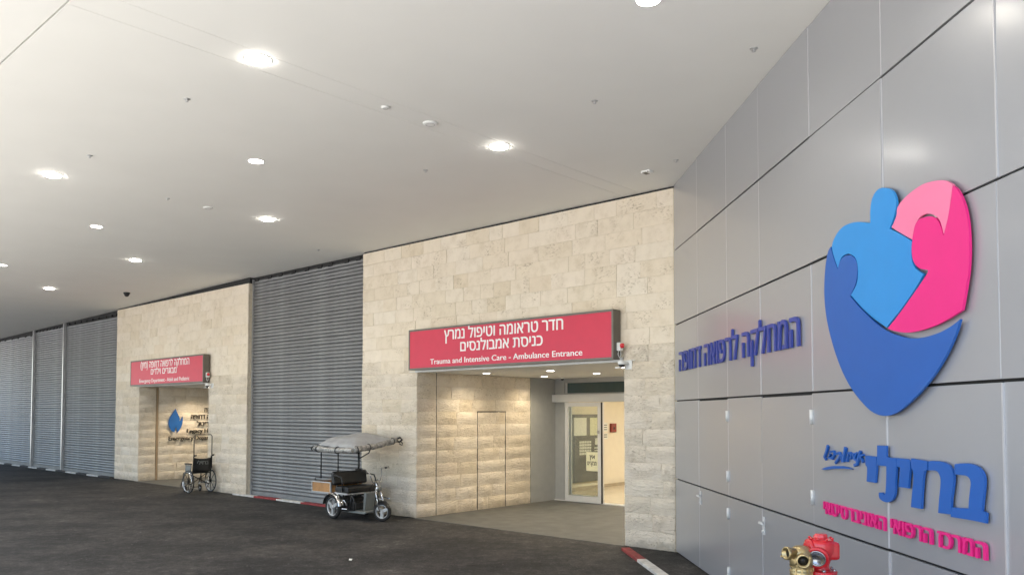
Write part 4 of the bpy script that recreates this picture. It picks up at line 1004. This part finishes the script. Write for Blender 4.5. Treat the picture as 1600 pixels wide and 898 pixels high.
roll((.76, -.48, 1.325), (.78, .52, 1.485), .056, 'rolled_front_curtain')
mb = MB(); mb.tube([(.78, .50, 1.50), (.81, .58, 1.53), (.82, .62, 1.49), (.79, .58, 1.44), (.78, .54, 1.46)], .02, 8); mb.tube([(.79, .60, 1.47), (.81, .64, 1.42), (.78, .66, 1.38), (.76, .60, 1.41)], .01, 6); mb.tube([(-.50, -.48, 1.36), (-.56, -.50, 1.33), (-.54, -.48, 1.27)], .014, 6); mb.build('loose_straps', 'black', cn)
# steering
mb = MB()
for y in (-.055, .075): mb.tube([(.99, y, .178), (.90, y, .44), (.84, y*.8, .62)], .014, 8)
mb.build('front_fork', 'chrome', tk)
mb = MB(); mb.tube([(.84, .01, .60), (.80, .01, .72)], .02, 10)
mb.tube([(.79, -.30, .96), (.72, -.26, .965), (.72, -.18, .95), (.80, -.13, .86), (.81, -.08, .72), (.81, .1, .72), (.80, .15, .86), (.72, .20, .95), (.72, .28, .965), (.79, .34, .96)][::1], .012, 8)
mb.build('handlebar', 'chrome', tk)
for y0, y1, x in ((-.26, -.38, .70), (.28, .40, .70)):
    mb = MB(); mb.tube([(.745, y0, .963), (.68, y1, .965)], .018, 10); mb.build('grip', 'rubber', tk)
mb = MB(); mb.tube([(.76, -.20, .93), (.86, -.24, .90), (.80, -.33, .93)], .006, 6); mb.tube([(.80, .0, .74), (.88, .02, .62), (.92, -.04, .5), (.97, -.06, .3)], .006, 6); mb.tube([(.80, .05, .76), (.70, .0, .66), (.60, .0, .45)], .007, 6); mb.build('cable', 'black', tk)
T = TR((.86, .01, .60), ry=pi/2)
mb = MB(); mb.lathe([(.0001, -.05), (.035, -.04), (.055, -.01), (.06, .02), (.057, .035)], 18, T); hl = mb.build('headlight', 'chrome', tk)
mb = MB(); mb.lathe([(.055, .033), (.04, .046), (.0001, .052)], 18, T); mb.build('lens_glass', 'plate', hl)
mb = MB()
vs = []; fs = []
for k in range(11):
    a = radians(25+k*11); 
    for yy, rr in ((-.05, .19), (-.03, .205), (.03, .205), (.05, .19)): vs.append((.99+cos(a)*rr, .01+yy, .178+sin(a)*rr))
for k in range(10):
    for j in range(3): fs.append((k*4+j, k*4+j+1, k*4+j+5, k*4+j+4))
mb.add(vs, fs, True); mb.build('front_mudguard', 'black_frame', tk)
mb = MB(); mb.tube([(.92, -.09, .44), (1.06, -.08, .42), (1.12, -.05, .43)], .01, 6); mb.tube([(.92, .1, .44), (1.06, .1, .42), (1.12, .06, .43)], .01, 6); mb.build('bumper_bar', 'chrome', tk)
# ================================================================== WHEELCHAIR
wc = thing('wheelchair', 'black wheelchair with a tall tubular hoop behind its backrest, parked by the far pillar', 'wheelchair', F(13.32, -.42), 0)
wc.rotation_euler = (0, 0, math.atan2(U.y, U.x))     # local +x forward (away along the facade), +y to its left
def wcwheel(y):
    T = TR((0, y, .29)); mb = MB(); mb.torus(.275, .014, 36, 8, T); w = mb.build('wheel', 'rubber', wc)
    mb = MB(); mb.torus(.235, .009, 32, 6, TR((0, y+(.035 if y > 0 else -.035), .29))); mb.build('push_rim', 'chrome', w)
    mb = MB(); mb.torus(.257, .008, 34, 6, T); mb.build('rim', 'chrome', w)
    mb = MB(); mb.cyl((0, -.03, 0), (0, .03, 0), .028, 12, T)
    for k in range(8):
        a = 2*pi*k/8; mb.tube([(.02*cos(a), 0, .02*sin(a)), (.255*cos(a), 0, .255*sin(a))], .008, 6, T)
    mb.build('spokes', 'black_frame', w)
wcwheel(.29); wcwheel(-.29)
for y in (.2, -.2):
    T = TR((.38, y, .085)); mb = MB(); mb.torus(.065, .018, 20, 8, T); w = mb.build('caster', 'rubber', wc)
    mb = MB(); mb.cyl((0, -.025, 0), (0, .025, 0), .045, 12, T); mb.tube([(.38, y+.03, .085), (.36, y+.03, .2), (.33, y, .26)], .01, 6); mb.build('caster_fork', 'chrome', w)
mb = MB()
for y in (.23, -.23):
    mb.tube([(-.06, y, .28), (-.09, y, .50), (-.13, y, .92), (-.24, y, .95)], .013, 8)
    mb.tube([(-.08, y, .50), (.36, y, .50), (.40, y, .46), (.36, y, .22)], .013, 8)
    mb.tube([(-.04, y, .22), (.36, y, .24)], .012, 8)
    mb.tube([(.38, y, .45), (.52, y, .14)], .012, 8)
mb.tube([(.0, .23, .22), (.1, -.23, .48)], .011, 8); mb.tube([(.0, -.23, .22), (.1, .23, .48)], .011, 8); mb.build('frame', 'black_frame', wc)
mb = MB(); mb.box((-.06, -.21, .49), (.36, .21, .53), c=.015); mb.build('seat', 'black_vinyl', wc)
vs = []; fs = []
for j in range(7):
    for i in range(9):
        a, b = i/8, j/6; y = -.23+.46*a; z = .53+.36*b - (.03*(1-(2*a-1)**2) if j == 6 else 0); x = -.10-.035*b-.04*(1-(2*a-1)**2)
        vs.append((x, y, z))
k0 = len(vs); vs += [(x+.012, y, z) for x, y, z in vs]
for j in range(6):
    for i in range(8): a = j*9+i; fs += [(a, a+1, a+10, a+9), (k0+a, k0+a+9, k0+a+10, k0+a+1)]
ring = list(range(9))+[9*(j+1)+8 for j in range(6)]+[62-i for i in range(1, 9)]+[9*j for j in range(5, 0, -1)]
for i in range(len(ring)): a, b = ring[i], ring[(i+1) % len(ring)]; fs.append((a, b, k0+b, k0+a))
mb = MB(); mb.add(vs, fs, True); br = mb.build('backrest', 'black_vinyl', wc)
me = text_mesh(H('ברזילי'), .03, .5)
xs = [v.co.x for v in me.vertices]; a_, b_x = min(xs), max(xs)
for v in me.vertices:
    yy = .15-(v.co.x-a_)/(b_x-a_)*.30; aa = (yy+.23)/.46
    v.co = Vector((-.10-.035*.6-.04*(1-(2*aa-1)**2)-.006-.002*(v.co.z+.5), yy, .72+v.co.y*.13))
me.materials.clear(); me.materials.append(M['plate']); obj('lettering', me, br)
for y in (.26, -.26):
    mb = MB(); mb.box((-.06, y-.03, .715), (.24, y+.03, .745), c=.01); ar = mb.build('armrest', 'black_vinyl', wc)
    mb = MB(); mb.tube([(-.05, y, .50), (-.05, y, .72)], .011, 6); mb.tube([(.22, y, .50), (.22, y, .72)], .011, 6); mb.box((-.04, y-.006, .54), (.21, y+.006, .70)); mb.build('skirt_guard', 'plate' if y > 0 else 'black_vinyl', ar)
for y in (.23, -.23):
    mb = MB(); mb.tube([(-.17, y, .938), (-.26, y, .952)], .019, 8); mb.build('push_handle', 'rubber', wc)
mb = MB(); mb.tube([(-.15, .235, .60), (-.15, .235, 1.42), (-.15, .205, 1.46), (-.15, -.205, 1.46), (-.15, -.235, 1.42), (-.15, -.235, .60)], .012, 8); mb.build('tall_hoop', 'black_frame', wc)
for y in (.14, -.14):
    mb = MB(); mb.box((.46, y-.07, .10), (.60, y+.07, .12), c=.006); mb.build('footplate', 'black', wc)

# ================================================================== STANDPIPES
rd = thing('fire_hydrant', 'glossy red fire hydrant head with an open side outlet, beside the panel wall', 'fire hydrant', Vector((2.01, 5.2, 0)), 0)
mb = MB(); mb.lathe([(.058, 0), (.058, .965)], 24); mb.build('riser_pipe', 'red_paint', rd)
mb = MB(); mb.lathe([(.058, .93), (.098, .935), (.1, .94), (.1, .953), (.094, .956), (.094, .960), (.1, .963), (.1, .978), (.096, .983), (.062, .985)], 28); mb.build('flange', 'red_paint', rd)
for k in range(6):
    a = 2*pi*k/6+.35
    mb = MB(); mb.cyl((.083*cos(a), .083*sin(a), .918), (.083*cos(a), .083*sin(a), 1.0), .007, 8); mb.lathe([(.013, 0), (.013, .012), (.0001, .013)], 6, TR((.083*cos(a), .083*sin(a), .983))); mb.build('bolt', 'steel_in', rd)
mb = MB(); mb.lathe([(.062, .98), (.052, 1.0), (.050, 1.02), (.06, 1.045), (.082, 1.075), (.092, 1.11), (.092, 1.155), (.086, 1.172), (.07, 1.178), (.066, 1.182)], 28, smooth=True)
mb.box((.0, -.075, 1.055), (.10, .075, 1.172), c=.022); mb.build('valve_body', 'red_paint', rd)
mb = MB(); mb.lathe([(.082, 1.168), (.084, 1.182), (.06, 1.190), (.045, 1.195), (.042, 1.212), (.034, 1.218), (.0001, 1.219)], 8, smooth=False); mb.build('bonnet', 'red_paint', rd)
for k in range(8):
    a = 2*pi*k/8+.2
    mb = MB(); mb.lathe([(.0095, 0), (.0095, .01), (.005, .013), (.0001, .0135)], 6, TR((.071*cos(a), .071*sin(a), 1.184))); mb.build('bolt', 'red_paint', rd)
dirv = Vector((-.52, -.80, -.28)).normalized(); q_ = dirv.to_track_quat('Z', 'Y').to_matrix().to_4x4()
T = Matrix.Translation((-.005, -.01, 1.105)) @ q_
mb = MB(); mb.lathe([(.062, .0), (.060, .07), (.064, .085), (.070, .095), (.070, .108), (.060, .110), (.052, .108), (.050, .06), (.0001, .055)], 26, T); ou = mb.build('outlet', 'red_paint', rd)
mb = MB(); mb.lathe([(.0535, .107), (.0535, .116), (.047, .118), (.044, .112), (.043, .07)], 26, T); mb.build('coupling_ring', 'steel_in', ou)
mb = MB(); mb.lathe([(.043, .066), (.038, .078), (.012, .082), (.010, .096), (.0001, .097)], 18, T); mb.box((-.04, -.008, .072), (.04, .008, .092), T=T); mb.build('cap_boss', 'steel_in', ou)
T2 = Matrix.Translation((-.0, 0, 1.11)) @ Vector((-.94, -.1, .12)).to_track_quat('Z', 'Y').to_matrix().to_4x4()
mb = MB(); mb.lathe([(.055, 0), (.05, .075), (.066, .08), (.066, .094), (.05, .096)], 22, T2); mb.build('side_branch', 'red_paint', rd)
bs = thing('brass_breeching', 'brass twin-outlet hose connection left of the red hydrant', 'hose connection', Vector((1.868, 5.165, 0)), 0)
mb = MB(); mb.lathe([(.062, 0), (.062, .93), (.070, .94), (.072, .985), (.066, .995), (.066, 1.01), (.072, 1.02), (.074, 1.06), (.070, 1.10), (.058, 1.128), (.040, 1.142), (.0001, 1.146)], 26); mb.build('body', 'brass', bs)
mb = MB()
for z in (.95, .985, 1.012): mb.torus(.071, .004, 28, 6, TR((0, 0, z), rx=pi/2))
for k in range(5): a = -2.4+k*.55; mb.box((-.005, -.005, .94), (.005, .005, 1.01), T=TR((.070*cos(a), .070*sin(a), 0), rz=a))
mb.build('ribs', 'brass', bs)
for dv, ln, r in ((Vector((-.25, -.95, -.06)), .150, .040), (Vector((-.93, -.36, .05)), .125, .038)):
    T = Matrix.Translation((0, 0, 1.078 if r > .039 else 1.098)) @ dv.normalized().to_track_quat('Z', 'Y').to_matrix().to_4x4()
    mb = MB(); mb.lathe([(r*.9, .02), (r*.9, ln-.03), (r*1.12, ln-.022), (r*1.12, ln-.004), (r*1.02, ln), (r*.84, ln), (r*.80, ln-.05)], 24, T); ot = mb.build('outlet', 'brass', bs)
    mb = MB(); mb.lathe([(r*.80, ln-.030), (.0001, ln-.029)], 20, T); mb.build('bore_shade', 'black', ot)  # black disc across the outlet stands in for shade inside the hole
    mb = MB()
    for k in (0, pi): mb.box((-.006, -.006, ln-.018), (.006, .006, ln+.004), T=T @ TR((r*1.15*cos(k+.6), r*1.15*sin(k+.6), 0), rz=k+.6))
    mb.build('lug', 'brass', ot)
mb = MB(); mb.lathe([(.026, 0), (.026, .05)], 14, Matrix.Translation((.05, .02, 1.08)) @ Vector((1, .2, .1)).to_track_quat('Z', 'Y').to_matrix().to_4x4()); mb.build('branch_neck', 'brass', bs)

# ================================================================== LITTER
def ground_at(px, py):    # (x, y) already in metres
    return Vector((px, py, 0))
lit = [((-2.75, 8.70), 'crumpled white paper scrap on the asphalt in the lower middle left'), ((-3.9, 9.3), 'small pale scrap of paper on the asphalt, left of the other scraps'),
       ((-2.2, 10.9), 'tiny white scrap on the asphalt in front of the tricycle')]
for i, ((x, y), lab) in enumerate(lit):
    t = thing('paper_scrap', lab, 'litter', Vector((x, y, 0)), i*.8, 'scraps on the asphalt')
    mb = MB(); w_ = (.09, .05, .04)[i]
    mb.add([(-w_, -.02, .004), (0, -.026, .018), (w_, -.012, .006), (w_*.8, .025, .012), (0, .018, .022), (-w_*.8, .02, .005)], [(0, 1, 4, 5), (1, 2, 3, 4)])
    mb.build('crumpled_sheet', 'paper', t)
t = thing('tar_lump', 'small dark lump of tar on the asphalt below the tricycle', 'debris', Vector((-1.66, 8.9, 0)), 0)
mb = MB(); mb.lathe([(.10, -.004), (.085, .004), (.04, .012), (.0001, .014)], 14, Matrix.Diagonal((1.3, .6, 1, 1))); mb.build('lump', 'rubber', t)
# loose grit lying on the asphalt
random.seed(3)
vs = []; fs = []
for k in range(3600):
    d_ = 8.2+11*random.random()**1.5; x_ = random.uniform(-.62, .17)*d_
    p = Vector((x_, d_, 0)); rel = p-A
    if rel.dot(V) > -.2 or p.x > 2.3: continue
    r_ = random.choice((.004, .005, .006, .008, .012)); a_ = random.random()*6.3
    k0 = len(vs)
    for j in range(4): vs.append((p.x+r_*cos(a_+j*pi/2)*random.uniform(.7, 1.4), p.y+r_*sin(a_+j*pi/2)*random.uniform(.7, 1.4), -.003))
    vs.append((p.x, p.y, -.003+r_*random.uniform(.5, 1)))
    fs += [(k0+j, k0+(j+1) % 4, k0+4) for j in range(4)]
mb = MB(); mb.add(vs, fs)
gme = bpy.data.meshes.new('grit'); gme.from_pydata([tuple(v) for v in mb.v], [], mb.f); gme.materials.append(M['grit'])
go = obj('grit', gme); tag(go, 'fine pale grit scattered over the dark asphalt', 'grit'); go['kind'] = 'stuff'
